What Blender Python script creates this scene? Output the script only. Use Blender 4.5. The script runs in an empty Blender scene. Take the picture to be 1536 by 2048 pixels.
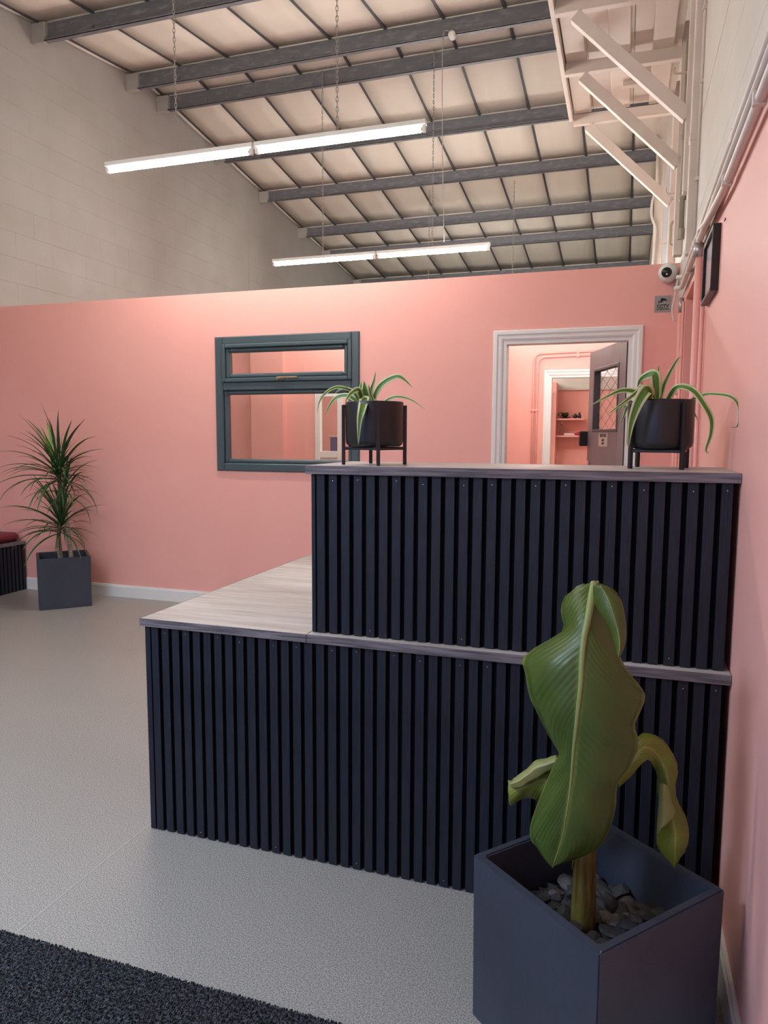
import bpy, bmesh, math, random
from mathutils import Vector, Matrix
random.seed(7)
PI = math.pi
S = bpy.context.scene
COL = S.collection

# ------------------------------------------------------------------ camera
cam = bpy.data.objects.new('camera', bpy.data.cameras.new('camera'))
COL.objects.link(cam)
cR = Vector((0.94955274, 0.31357686, 0.0043758)); cU = Vector((-0.0369668, 0.09806279, 0.99449341)); cF = Vector((-0.31142102, 0.9444857, -0.10470772))
cm = Matrix((cR, cU, -cF)).transposed().to_4x4(); cm.translation = Vector((0, 0, 1.36))
cam.matrix_world = cm
cam.data.sensor_fit = 'VERTICAL'; cam.data.sensor_height = 36.0; cam.data.lens = 1453.3 / 2048 * 36
cam.data.clip_start = 0.02
S.camera = cam
# ------------------------------------------------------------------ sky and exposure
SKY_STRENGTH = 1.1
TUBE_STRENGTH = 112.0
FILL_PANEL_STRENGTH = 46.0
W = bpy.data.worlds.new('World'); S.world = W; W.use_nodes = True
bg = W.node_tree.nodes['Background']; bg.inputs[0].default_value = (0.33, 0.55, 1.0, 1); bg.inputs[1].default_value = SKY_STRENGTH
S.view_settings.view_transform = 'Standard'; S.view_settings.look = 'None'
S.view_settings.gamma = 1.0; S.view_settings.use_curve_mapping = False
S.view_settings.exposure = 0.45

# ------------------------------------------------------------------ materials
def mat(name, col, rough=.6, metal=0., noise=0., nscale=8., bump=0., bscale=60., col2=None, stretch=(1, 1, 1), spec=.5, emit=None, trans=0., coords='Object', detail=4., nfac=(.35, .65), sub=0.):
    m = bpy.data.materials.new(name); m.use_nodes = True
    nt = m.node_tree; b = nt.nodes['Principled BSDF']
    b.inputs['Base Color'].default_value = (*col, 1); b.inputs['Roughness'].default_value = rough
    b.inputs['Metallic'].default_value = metal; b.inputs['Specular IOR Level'].default_value = spec
    if emit:
        b.inputs['Emission Color'].default_value = (*emit[0], 1); b.inputs['Emission Strength'].default_value = emit[1]
    if col2 or bump:
        tc = nt.nodes.new('ShaderNodeTexCoord'); mp = nt.nodes.new('ShaderNodeMapping'); mp.inputs['Scale'].default_value = stretch
        if coords == 'World':
            ge = nt.nodes.new('ShaderNodeNewGeometry'); nt.links.new(ge.outputs['Position'], mp.inputs[0])
        else: nt.links.new(tc.outputs[coords], mp.inputs[0])
    if col2:
        n = nt.nodes.new('ShaderNodeTexNoise'); n.inputs['Scale'].default_value = nscale; n.inputs['Detail'].default_value = detail
        r = nt.nodes.new('ShaderNodeValToRGB'); r.color_ramp.elements[0].color = (*col, 1); r.color_ramp.elements[1].color = (*col2, 1)
        r.color_ramp.elements[0].position, r.color_ramp.elements[1].position = nfac
        nt.links.new(mp.outputs[0], n.inputs[0]); nt.links.new(n.outputs[0], r.inputs[0]); nt.links.new(r.outputs[0], b.inputs['Base Color'])
    if bump:
        n2 = nt.nodes.new('ShaderNodeTexNoise'); n2.inputs['Scale'].default_value = bscale; n2.inputs['Detail'].default_value = 3
        bp = nt.nodes.new('ShaderNodeBump'); bp.inputs['Strength'].default_value = bump; bp.inputs['Distance'].default_value = .01
        nt.links.new(mp.outputs[0], n2.inputs[0]); nt.links.new(n2.outputs[0], bp.inputs['Height']); nt.links.new(bp.outputs[0], b.inputs['Normal'])
    return m

def pane_mat(name, tint=(.96, .97, .97), refl=.05):
    m = bpy.data.materials.new(name); m.use_nodes = True; nt = m.node_tree
    nt.nodes.remove(nt.nodes['Principled BSDF']); out = nt.nodes['Material Output']
    t = nt.nodes.new('ShaderNodeBsdfTransparent'); t.inputs[0].default_value = (*tint, 1)
    g = nt.nodes.new('ShaderNodeBsdfGlossy'); g.inputs['Roughness'].default_value = .02
    f = nt.nodes.new('ShaderNodeLayerWeight'); f.inputs[0].default_value = .5
    pw = nt.nodes.new('ShaderNodeMath'); pw.operation = 'POWER'; pw.inputs[1].default_value = 4.; nt.links.new(f.outputs['Facing'], pw.inputs[0])
    ma = nt.nodes.new('ShaderNodeMath'); ma.operation = 'MULTIPLY_ADD'; ma.inputs[1].default_value = .25; ma.inputs[2].default_value = .035; nt.links.new(pw.outputs[0], ma.inputs[0])
    mx = nt.nodes.new('ShaderNodeMixShader')
    nt.links.new(ma.outputs[0], mx.inputs[0]); nt.links.new(t.outputs[0], mx.inputs[1]); nt.links.new(g.outputs[0], mx.inputs[2]); nt.links.new(mx.outputs[0], out.inputs[0])
    return m

M = {}
M['pink'] = mat('pink paint', (.84, .408, .350), .5, col2=(.865, .432, .372), nscale=1.3, bump=.05, bscale=90, spec=.35)
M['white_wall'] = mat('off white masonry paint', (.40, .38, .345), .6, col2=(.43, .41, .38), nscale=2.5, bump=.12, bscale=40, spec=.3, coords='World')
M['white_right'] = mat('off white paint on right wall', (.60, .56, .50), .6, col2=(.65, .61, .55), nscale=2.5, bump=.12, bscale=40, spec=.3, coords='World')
M['cream'] = mat('cream gloss paint', (.77, .68, .60), .45, col2=(.72, .62, .545), nscale=6, bump=.08, bscale=50, spec=.4)
M['panel'] = mat('ceiling board', (.80, .74, .65), .75, col2=(.75, .69, .60), nscale=1.2, bump=.04, bscale=20, spec=.2)
M['bar'] = mat('grey ceiling bar', (.075, .075, .08), .6)
M['purlin'] = mat('galvanised steel painted grey', (.165, .168, .185), .45, metal=.0, col2=(.27, .275, .29), nscale=28, stretch=(.35, 1, 1), nfac=(.5, .78), bump=.05, bscale=50)
M['floor'] = mat('speckled grey vinyl', (.17, .160, .145), .36, col2=(.40, .378, .34), nscale=260, detail=2, nfac=(.38, .62), bump=.12, bscale=300, spec=.45)
M['weld'] = mat('vinyl weld', (.34, .33, .30), .45)
M['white_gloss'] = mat('white gloss paint', (.78, .77, .74), .35, spec=.5)
M['anthracite'] = mat('anthracite pvc', (.055, .085, .098), .32, bump=.03, bscale=80, spec=.5)
M['door_grey'] = mat('grey painted door', (.20, .175, .185), .5, col2=(.165, .15, .16), nscale=3, bump=.03, bscale=30)
M['door_edge'] = mat('dark slate door edge', (.05, .058, .07), .5)
M['slat'] = mat('charcoal wood grain slat', (.0042, .0056, .0105), .5, col2=(.0105, .013, .023), nscale=9, stretch=(26, 26, 1), detail=5, bump=.25, bscale=14, spec=.4)
M['felt'] = mat('black felt backing', (.004, .004, .006), .9, spec=.1)
M['wood_top'] = mat('pale grey oak laminate', (.36, .32, .285), .42, col2=(.50, .46, .42), nscale=3.2, stretch=(1.2, 14, 14), detail=6, spec=.4, bump=.04, bscale=8)
M['wood_edge'] = mat('grey brown oak edging', (.075, .062, .065), .5, col2=(.21, .175, .178), nscale=4, stretch=(1.8, 40, 40), detail=6, spec=.35)  # same laminate as the top, darkened to paint in the shade on its edges
M['planter'] = mat('dark blue grey fibre planter', (.029, .034, .050), .5, col2=(.038, .044, .062), nscale=4, bump=.06, bscale=60, spec=.45)
M['soil'] = mat('dark soil', (.010, .009, .008), .95, col2=(.022, .018, .015), nscale=40, bump=.6, bscale=60)
M['rock'] = mat('slate chipping', (.05, .045, .045), .65, col2=(.17, .155, .15), nscale=12, bump=.4, bscale=50, coords='Object')
M['black'] = mat('satin black metal', (.010, .009, .010), .38, spec=.5)
M['black_matt'] = mat('matt black', (.008, .008, .009), .7)
M['mat'] = mat('charcoal looped entrance matting', (.014, .015, .018), .9, col2=(.105, .107, .118), nscale=130, detail=2, nfac=(.42, .66), bump=1.0, bscale=130, spec=.15)
M['maroon'] = mat('maroon vinyl', (.20, .020, .045), .5, bump=.05, bscale=20)
M['chrome'] = mat('brushed chrome', (.62, .60, .56), .25, metal=1.)
M['brass'] = mat('worn brass and chrome', (.5, .38, .24), .3, metal=1.)
M['zinc'] = mat('galvanised coupling', (.45, .43, .42), .4, metal=.7)
M['tube'] = mat('lit fluorescent tube', (.9, .9, .9), .4, emit=((1.0, .968, .905), TUBE_STRENGTH))
M['led'] = mat('lit cool white panel', (.9, .9, .9), .4, emit=((.50, .72, 1.0), FILL_PANEL_STRENGTH))
M['lamp_white'] = mat('white enamel batten', (.78, .78, .74), .4)
M['greenish'] = mat('old green cream pipe paint', (.40, .37, .27), .5)
M['chain'] = mat('dull steel chain', (.42, .40, .36), .45, metal=.4)
M['sign'] = mat('grey sign plate', (.33, .31, .29), .4, metal=.2)
M['ink'] = mat('black ink', (.012, .012, .012), .7)
M['paper'] = mat('cream paper', (.50, .42, .38), .8)
M['print'] = mat('pink and slate marbled print', (.62, .45, .52), .35, col2=(.18, .24, .34), nscale=14, detail=5, nfac=(.55, .8))
M['pane'] = pane_mat('clear glass')
M['stem'] = mat('banana stem', (.16, .135, .028), .45, col2=(.075, .045, .012), nscale=7, stretch=(14, 14, 1.6), detail=5, bump=.2, bscale=20)
M['bark'] = mat('dracaena bark', (.16, .12, .08), .8, col2=(.30, .25, .19), nscale=30, stretch=(1, 1, 3), bump=.5, bscale=40)
M['drac'] = mat('dark green strap leaf', (.018, .055, .014), .45, col2=(.035, .09, .02), nscale=8)
M['drac_new'] = mat('bright green new leaf', (.13, .26, .02), .45)
M['blue'] = mat('blue plastic', (.10, .18, .45), .5)
M['yellow'] = mat('yellow trim', (.6, .35, .03), .5)
M['red'] = mat('red cloth', (.45, .03, .06), .7)
M['clear'] = pane_mat('clear bottle plastic', (.86, .88, .88))

def leaf_mat(name, base, vein, veins=46., edge=None, midw=.05, rough=.38):
    """leaf colour from its own UV map: u across (0..1), v along"""
    m = bpy.data.materials.new(name); m.use_nodes = True; nt = m.node_tree; b = nt.nodes['Principled BSDF']
    N = nt.nodes.new; Lk = nt.links.new
    uv = N('ShaderNodeUVMap'); sx = N('ShaderNodeSeparateXYZ'); Lk(uv.outputs[0], sx.inputs[0])
    d = N('ShaderNodeMath'); d.operation = 'SUBTRACT'; Lk(sx.outputs[0], d.inputs[0]); d.inputs[1].default_value = .5
    a = N('ShaderNodeMath'); a.operation = 'ABSOLUTE'; Lk(d.outputs[0], a.inputs[0])
    r = N('ShaderNodeValToRGB'); Lk(a.outputs[0], r.inputs[0])
    cr = r.color_ramp
    if edge:
        cr.elements[0].position = 0.0; cr.elements[0].color = (*vein, 1)
        cr.elements[1].position = .5; cr.elements[1].color = (*edge, 1)
        e = cr.elements.new(.06); e.color = (*base, 1); e = cr.elements.new(.25); e.color = (*base, 1); e = cr.elements.new(.33); e.color = (*edge, 1)
        Lk(r.outputs[0], b.inputs['Base Color'])
    else:
        cr.elements[0].position = 0.; cr.elements[0].color = (*vein, 1); cr.elements[1].position = midw; cr.elements[1].color = (*base, 1)
        e = cr.elements.new(.47); e.color = (*base, 1); e = cr.elements.new(.5); e.color = (*vein, 1)
        tc = N('ShaderNodeTexCoord'); n = N('ShaderNodeTexNoise'); n.inputs['Scale'].default_value = 5.; Lk(tc.outputs['Object'], n.inputs[0])
        hs = N('ShaderNodeMix'); hs.data_type = 'RGBA'; hs.blend_type = 'MULTIPLY'; hs.inputs[0].default_value = .75
        r2 = N('ShaderNodeValToRGB'); r2.color_ramp.elements[0].position = .35; r2.color_ramp.elements[0].color = (.62, .72, .6, 1)
        r2.color_ramp.elements[1].position = .7; r2.color_ramp.elements[1].color = (1.25, 1.1, 1.1, 1); Lk(n.outputs[0], r2.inputs[0])
        Lk(r.outputs[0], hs.inputs[6]); Lk(r2.outputs[0], hs.inputs[7]); Lk(hs.outputs[2], b.inputs['Base Color'])
        # fine side veins as relief, running forward from the midrib
        mv = N('ShaderNodeMath'); mv.operation = 'MULTIPLY_ADD'; Lk(a.outputs[0], mv.inputs[0]); mv.inputs[1].default_value = -.45; Lk(sx.outputs[1], mv.inputs[2])
        ms = N('ShaderNodeMath'); ms.operation = 'MULTIPLY'; Lk(mv.outputs[0], ms.inputs[0]); ms.inputs[1].default_value = veins * 2 * PI
        si = N('ShaderNodeMath'); si.operation = 'SINE'; Lk(ms.outputs[0], si.inputs[0])
        bp = N('ShaderNodeBump'); bp.inputs['Strength'].default_value = .22; bp.inputs['Distance'].default_value = .0015; Lk(si.outputs[0], bp.inputs['Height']); Lk(bp.outputs[0], b.inputs['Normal'])
    b.inputs['Roughness'].default_value = rough
    b.inputs['Subsurface Weight'].default_value = 0.
    # thin-leaf translucency
    tr = N('ShaderNodeBsdfTranslucent'); tr.inputs[0].default_value = (base[0] * 1.6 + .02, base[1] * 1.5 + .02, base[2], 1)
    mx = N('ShaderNodeMixShader'); mx.inputs[0].default_value = .25
    Lk(b.outputs[0], mx.inputs[1]); Lk(tr.outputs[0], mx.inputs[2]); Lk(mx.outputs[0], nt.nodes['Material Output'].inputs[0])
    return m
M['banana'] = leaf_mat('banana leaf', (.082, .128, .020), (.24, .30, .07), 34.)
M['banana_young'] = leaf_mat('yellow green banana leaf', (.20, .25, .035), (.36, .38, .09), 22.)
M['midrib'] = mat('pale green midrib', (.21, .25, .075), .5)
M['fold'] = leaf_mat('pale folded leaf underside', (.34, .36, .13), (.42, .42, .18), 22.)
M['spider'] = leaf_mat('variegated spider plant leaf', (.10, .22, .025), (.16, .30, .05), edge=(.75, .78, .42))

# ------------------------------------------------------------------ mesh helpers
def obj(name, bm, m, parent=None, smooth=False, loc=None):
    me = bpy.data.meshes.new(name); bm.normal_update(); bm.to_mesh(me); bm.free()
    ms = m if isinstance(m, (list, tuple)) else [m]
    for x in ms: me.materials.append(M[x] if isinstance(x, str) else x)
    if smooth:
        for p in me.polygons: p.use_smooth = True
    o = bpy.data.objects.new(name, me); COL.objects.link(o)
    if parent: o.parent = parent
    if loc: o.location = loc
    return o
def inst(name, me, parent=None, loc=(0, 0, 0), rot=None, scale=None):
    o = bpy.data.objects.new(name, me); COL.objects.link(o); o.location = loc
    if parent: o.parent = parent
    if rot: o.rotation_euler = rot
    if scale: o.scale = scale
    return o
def thing(name, label, cat, loc=(0, 0, 0), rz=0, group=None):
    o = bpy.data.objects.new(name, None); COL.objects.link(o); o.location = loc; o.rotation_euler = (0, 0, rz); o.empty_display_size = .1
    return tag(o, label, cat, group)
def tag(o, label, cat, group=None):
    o['label'] = label; o['category'] = cat
    if group: o['group'] = group
    return o
def struct(o):
    o['kind'] = 'structure'; return o
def bx(bm, x0, x1, y0, y1, z0, z1, bev=0., mi=0, mtx=None):
    v = [bm.verts.new((x, y, z)) for x in (x0, x1) for y in (y0, y1) for z in (z0, z1)]
    if mtx is not None:
        for q in v: q.co = mtx @ q.co
    fs = []
    for f in ((0, 1, 3, 2), (4, 6, 7, 5), (0, 4, 5, 1), (2, 3, 7, 6), (0, 2, 6, 4), (1, 5, 7, 3)):
        q = bm.faces.new([v[i] for i in f]); q.material_index = mi; fs.append(q)
    if bev:
        es = list({e for f in fs for e in f.edges})
        r = bmesh.ops.bevel(bm, geom=es, offset=bev, segments=1, affect='EDGES', clamp_overlap=True)
        for f in r['faces']: f.material_index = mi
    return bm
def box(x0, x1, y0, y1, z0, z1, bev=0.):
    return bx(bmesh.new(), x0, x1, y0, y1, z0, z1, bev)
def frame_of(T):
    T = T.normalized(); a = Vector((0, 0, 1)) if abs(T.z) < .9 else Vector((1, 0, 0))
    u = T.cross(a).normalized(); return u, T.cross(u).normalized()
def tube(bm, pts, r, n=8, cap=True, flat=1.):
    pts = [Vector(p) for p in pts]; rs = r if isinstance(r, (list, tuple)) else [r] * len(pts); rings = []
    u = None
    for i, p in enumerate(pts):
        T = (pts[min(i + 1, len(pts) - 1)] - pts[max(i - 1, 0)]).normalized()
        if u is None: u, w = frame_of(T)
        else:
            u = (u - T * u.dot(T)).normalized(); w = T.cross(u).normalized()
        rings.append([bm.verts.new(p + (u * math.cos(2 * PI * k / n) + w * math.sin(2 * PI * k / n) * flat) * rs[i]) for k in range(n)])
    for a, b in zip(rings, rings[1:]):
        for k in range(n): bm.faces.new((a[k], a[(k + 1) % n], b[(k + 1) % n], b[k]))
    if cap: bm.faces.new(rings[0][::-1]); bm.faces.new(rings[-1])
    return bm
def lathe(bm, prof, n=32, c=(0, 0, 0)):
    c = Vector(c); rings = []
    for r, z in prof: rings.append([bm.verts.new(c + Vector((r * math.cos(2 * PI * k / n), r * math.sin(2 * PI * k / n), z))) for k in range(n)])
    for a, b in zip(rings, rings[1:]):
        for k in range(n): bm.faces.new((a[k], a[(k + 1) % n], b[(k + 1) % n], b[k]))
    if prof[0][0] > 1e-4: bm.faces.new(rings[0][::-1])
    if prof[-1][0] > 1e-4: bm.faces.new(rings[-1])
    return bm
def beam(bm, a, b, w, h, up=(0, 0, 1)):
    a = Vector(a); b = Vector(b); T = (b - a).normalized(); s = T.cross(Vector(up)).normalized(); u = s.cross(T).normalized()
    L = (b - a).length; mt = Matrix((T, s, u)).transposed().to_4x4(); mt.translation = a
    return bx(bm, 0, L, -w / 2, w / 2, -h / 2, h / 2, .002, mtx=mt)
def catmull(P, k):
    P = [Vector(p) for p in P]; out = []
    for i in range(len(P) - 1):
        a = P[max(i - 1, 0)]; b = P[i]; c = P[i + 1]; d = P[min(i + 2, len(P) - 1)]
        for j in range(k):
            t = j / k; out.append(.5 * ((2 * b) + (c - a) * t + (2 * a - 5 * b + 4 * c - d) * t * t + (3 * b - a - 3 * c + d) * t ** 3))
    out.append(P[-1]); return out
def bend(pts, r=.03, k=5):
    """polyline with rounded corners"""
    pts = [Vector(p) for p in pts]; out = [pts[0]]
    for a, b, c in zip(pts, pts[1:], pts[2:]):
        d1 = (a - b); d2 = (c - b); rr = min(r, d1.length * .49, d2.length * .49)
        p = b + d1.normalized() * rr; q = b + d2.normalized() * rr
        for j in range(k + 1):
            t = j / k; out.append((1 - t) ** 2 * p + 2 * t * (1 - t) * b + t * t * q)
    out.append(pts[-1]); return out
def text(name, s, size, m, parent, mtx, ext=.0006, ax='CENTER', bold=0.):
    c = bpy.data.curves.new(name, 'FONT'); c.body = s; c.size = size; c.extrude = ext; c.align_x = ax; c.align_y = 'CENTER'; c.offset = bold
    o = bpy.data.objects.new(name, c); COL.objects.link(o)
    dg = bpy.context.evaluated_depsgraph_get(); me = bpy.data.meshes.new_from_object(o.evaluated_get(dg))
    bpy.data.objects.remove(o)
    me.materials.clear(); me.materials.append(M[m])
    o = bpy.data.objects.new(name, me); COL.objects.link(o); o.parent = parent; o.matrix_local = mtx
    return o

XR, XL = .285, -5.25
YB = 5.019
def zceil(y): return 5.262 - .1225 * abs(y - 7.28)

# ------------------------------------------------------------------ floor
bm = box(XL - .3, XR + .8, -1.4, 15.5, -.12, 0)
floor = struct(obj('floor', bm, 'floor'))
obj('weld_seam', box(-1.537, -1.531, -1.1, 4.95, 0, .0008), 'weld', floor)

# ------------------------------------------------------------------ left wall, block by block where it shows
bm = bmesh.new()
v = []
ys = [-1.4, 7.28, 15.5]
for x in (XL, XL - .25):
    v.append([bm.verts.new((x, y, z)) for y, z in ((-1.4, 0), (15.5, 0), (15.5, zceil(15.5) + .1), (7.28, zceil(7.28) + .1), (-1.4, zceil(-1.4) + .1))])
bm.faces.new(v[0]); bm.faces.new(v[1][::-1])
for i in range(5): bm.faces.new((v[0][i], v[1][i], v[1][(i + 1) % 5], v[0][(i + 1) % 5]))
bmesh.ops.recalc_face_normals(bm, faces=bm.faces)
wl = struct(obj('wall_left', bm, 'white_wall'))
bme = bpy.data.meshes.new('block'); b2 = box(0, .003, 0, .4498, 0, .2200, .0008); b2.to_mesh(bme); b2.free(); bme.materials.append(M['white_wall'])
n = 0
for c in range(12):
    z = 2.483 + .222 * c - .222
    y = YB + .104 + (.225 if c % 2 else 0)
    if z > 2.45: y -= .9
    while y + .449 < 14.9:
        if y < 9.62 < y + .45: y = 9.63; continue
        if z + .219 < zceil(y if y < 7.28 else y + .45) - .01 and n < 298:
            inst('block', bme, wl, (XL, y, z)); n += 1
        y += .45

# ------------------------------------------------------------------ right wall
OY0, OY1, OZ = 3.62, 4.347, 2.106     # doorway recess
ZP = 2.154                            # paint line
def wallseg(bm, y0, y1, z0, z1, mi): bx(bm, XR, XR + .5, y0, y1, z0, z1, mi=mi)
bm = bmesh.new()
wallseg(bm, -1.4, OY0, 0, ZP, 0); wallseg(bm, OY1, YB + .1, 0, ZP, 0); wallseg(bm, OY0, OY1, OZ, ZP, 0)
bx(bm, XR + .42, XR + .5, OY0, OY1, 0, OZ, mi=0)
obj_r = struct(obj('wall_right', bm, ['pink', 'white_wall']))
bm = bmesh.new()
wallseg(bm, -1.4, YB + .1, ZP, 5.5, 0)
# beyond the partition, with the tall window opening
WY0, WY1, WZ0, WZ1 = 6.55, 8.05, 2.0, 3.75
wallseg(bm, YB + .1, WY0, 0, 5.5, 0); wallseg(bm, WY1, 15.5, 0, 5.5, 0); wallseg(bm, WY0, WY1, 0, WZ0, 0); wallseg(bm, WY0, WY1, WZ1, 5.5, 0)
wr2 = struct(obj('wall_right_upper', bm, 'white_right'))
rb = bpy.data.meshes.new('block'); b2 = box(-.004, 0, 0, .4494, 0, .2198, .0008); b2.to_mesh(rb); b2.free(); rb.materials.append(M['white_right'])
for c in range(9):
    z = 2.83 + .222 * (c - 3) + (.004 if c >= 3 else -.003)
    y = .9 + (.225 if c % 2 else 0)
    if z < 2.3: y += 0
    while y < 4.6:
        if z > ZP: inst('block', rb, wr2, (XR, y, z))
        y += .45
# window in the right wall beyond the partition
bm = bmesh.new()
for a in ((WY0, WY0 + .06, WZ0, WZ1), (WY1 - .06, WY1, WZ0, WZ1), (WY0, WY1, WZ0, WZ0 + .06), (WY0, WY1, WZ1 - .06, WZ1), (7.28, 7.33, WZ0, WZ1)): bx(bm, XR + .10, XR + .16, *a, .004)
w2 = struct(obj('window_2', bm, 'white_gloss'))
obj('pane', box(XR + .125, XR + .131, WY0 + .06, 7.28, WZ0 + .06, WZ1 - .06), 'pane', w2)
obj('pane', box(XR + .125, XR + .131, 7.33, WY1 - .06, WZ0 + .06, WZ1 - .06), 'pane', w2)

# ------------------------------------------------------------------ partition with window and doorway
WX0, WX1, WB, WT = -3.030, -1.8436, 1.080, 2.1076
DX0, DX1, DT = -.812, .025, 2.005
Y0, Y1 = YB, YB + .10
ZT = 2.441
bm = bmesh.new()
for a in ((XL, WX0, 0, ZT), (WX0, WX1, 0, WB), (WX0, WX1, WT, ZT), (WX1, DX0, 0, ZT), (DX0, DX1, DT, ZT), (DX1, XR, 0, ZT)): bx(bm, a[0], a[1], Y0, Y1, a[2], a[3])
bmesh.ops.remove_doubles(bm, verts=bm.verts, dist=1e-5)
struct(obj('wall_back', bm, 'pink'))
def skirting(name, x0, x1, y0, y1):
    bm = bmesh.new()
    bx(bm, x0, x1, y0, y1, 0, .088, 0)
    dx = .006 if (x1 - x0) < .05 else 0; dy = 0 if dx else .006
    return bm, dx, dy
bm = box(XL, DX0 - .067, YB - .016, YB, 0, .09, .001); bx(bm, XL, DX0 - .067, YB - .010, YB, .09, .102, .001)
struct(obj('baseboard_back', bm, 'white_gloss'))
bm = box(XR - .016, XR, -1.2, OY0, 0, .09, .001); bx(bm, XR - .010, XR, -1.2, OY0, .09, .102, .001)
struct(obj('baseboard_right', bm, 'white_gloss'))

# office window in the partition
def ring(bm, x0, x1, z0, z1, w, y0, y1, bev=.004):
    bx(bm, x0, x0 + w, y0, y1, z0, z1, bev); bx(bm, x1 - w, x1, y0, y1, z0, z1, bev)
    bx(bm, x0 + w, x1 - w, y0, y1, z0, z0 + w, bev); bx(bm, x0 + w, x1 - w, y0, y1, z1 - w, z1, bev)
win = struct(obj('window_1', box(WX0 - .004, WX0, YB - .006, YB, WB, WT), 'anthracite'))
bm = bmesh.new(); ring(bm, WX0, WX1, WB, WT, .062, YB - .016, YB + .07, .008)
bx(bm, WX0 + .062, WX1 - .062, YB - .012, YB + .07, 1.700, 1.762, .006)
obj('window_frame', bm, 'anthracite', win)
bm = bmesh.new(); ring(bm, WX0 + .060, WX1 - .060, WB + .060, 1.702, .034, YB + .004, YB + .06, .010)
obj('glazing_bead', bm, 'anthracite', win)
bm = bmesh.new(); ring(bm, WX0 + .058, WX1 - .058, 1.762, WT - .058, .030, YB - .024, YB + .05, .006)
ring(bm, WX0 + .086, WX1 - .086, 1.790, WT - .086, .036, YB - .010, YB + .05, .012)
sash = obj('top_sash', bm, 'anthracite', win)
bm = bmesh.new(); bx(bm, -2.50, -2.44, YB - .036, YB - .026, 1.772, 1.796, .003); bx(bm, -2.475, -2.32, YB - .052, YB - .036, 1.781, 1.794, .004)
bx(bm, -2.482, -2.458, YB - .05, YB - .03, 1.776, 1.792, .003)
obj('handle', bm, 'brass', sash)
obj('pane', box(WX0 + .12, WX1 - .12, YB + .022, YB + .030, 1.82, WT - .118), 'pane', sash)
obj('pane', box(WX0 + .09, WX1 - .09, YB + .026, YB + .034, WB + .09, 1.672), 'pane', win)

# doorway in the partition: white architrave and lining
door1 = struct(obj('door_1', box(DX0 - .002, DX0 + .028, YB - .002, YB + .102, 0, DT, .001), 'white_gloss'))
obj('door_lining', box(DX1 - .028, DX1 + .002, YB - .002, YB + .102, 0, DT, .001), 'white_gloss', door1)
obj('door_lining', box(DX0 + .028, DX1 - .028, YB - .002, YB + .102, DT - .028, DT + .002, .001), 'white_gloss', door1)
def architrave(x0, x1, zt, yf, par, w=.066):
    """mitred moulding on three sides, yf = wall face towards the viewer"""
    prof = [(0, 0), (0, .008), (.012, .013), (.030, .013), (.040, .020), (w - .006, .020), (w, .012), (w, 0)]   # (outward, proud)
    bm = bmesh.new(); path = [((x0, 0), (-1, 0)), ((x0, zt), (-1, 1)), ((x1, zt), (1, 1)), ((x1, 0), (1, 0))]; rg = []
    for (px, pz), (ox, oz) in path: rg.append([bm.verts.new((px + ox * o, yf - p, pz + oz * o)) for o, p in prof])
    for a, b in zip(rg, rg[1:]):
        for k in range(len(prof) - 1): bm.faces.new((a[k], a[k + 1], b[k + 1], b[k]))
    bmesh.ops.recalc_face_normals(bm, faces=bm.faces)
    return obj('architrave', bm, 'white_gloss', par)
architrave(DX0 + .004, DX1 - .004, DT - .003, YB, door1)

# open grey door leaf, swung into the corridor
ang = math.atan2(.947, -.322)
leaf = struct(obj('door_2', box(0, .13, -.044, 0, .004, 2.0, .001), 'door_grey')); leaf.location = (-.012, 5.128, 0); leaf.rotation_euler = (0, 0, ang)
gs0, gs1, gz0, gz1, LW = .15, .70, 1.405, 1.852, .83
bm = bmesh.new(); bx(bm, .13, gs0, -.044, 0, .004, 2.0); bx(bm, gs1, LW, -.044, 0, .004, 2.0); bx(bm, gs0, gs1, -.044, 0, .004, gz0); bx(bm, gs0, gs1, -.044, 0, gz1, 2.0)
bmesh.ops.remove_doubles(bm, verts=bm.verts, dist=1e-5)
obj('door_panel', bm, 'door_grey', leaf)
obj('hinge_edge', box(-.002, 0, -.0445, -.0005, .004, 2.0), 'door_edge', leaf)
bm = bmesh.new()
for a in ((gs0 - .012, gs0 + .008, gz0 - .012, gz1 + .012), (gs1 - .008, gs1 + .012, gz0 - .012, gz1 + .012), (gs0, gs1, gz0 - .012, gz0 + .008), (gs0, gs1, gz1 - .008, gz1 + .012)):
    bx(bm, a[0], a[1], -.0465, .004, a[2], a[3], .002)
obj('glazing_bead', bm, 'door_edge', leaf)
obj('pane', box(gs0, gs1, -.034, -.029, gz0, gz1), 'pane', leaf)
bm = bmesh.new()
for k in range(-8, 9):       # diamond wire lattice set in the glass
    for sg in (1, -1):
        s0 = gs0 + .05 + k * .19; pts = []
        for t in (0, 1):
            z = gz0 + .008 + t * (gz1 - gz0 - .016); s = s0 + sg * (z - gz0) * 2.0
            pts.append((s, z))
        (sa, za), (sb, zb) = pts
        def clip(s, z, s2, z2):
            lo, hi = gs0 + .008, gs1 - .008
            if s < lo: t = (lo - s) / (s2 - s) if s2 != s else 2; return (lo, z + t * (z2 - z)) if 0 <= t <= 1 else None
            if s > hi: t = (hi - s) / (s2 - s) if s2 != s else 2; return (hi, z + t * (z2 - z)) if 0 <= t <= 1 else None
            return (s, z)
        A = clip(sa, za, sb, zb); B = clip(sb, zb, sa, za)
        if A and B and (abs(A[0] - B[0]) > .01): tube(bm, [(A[0], -.0275, A[1]), (B[0], -.0275, B[1])], .0014, 4)
obj('wire_lattice', bm, 'bar', leaf)
sg = obj('paper_notice', box(.335, .54, 0, .0012, 1.288, 1.386), 'paper', leaf)
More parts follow.
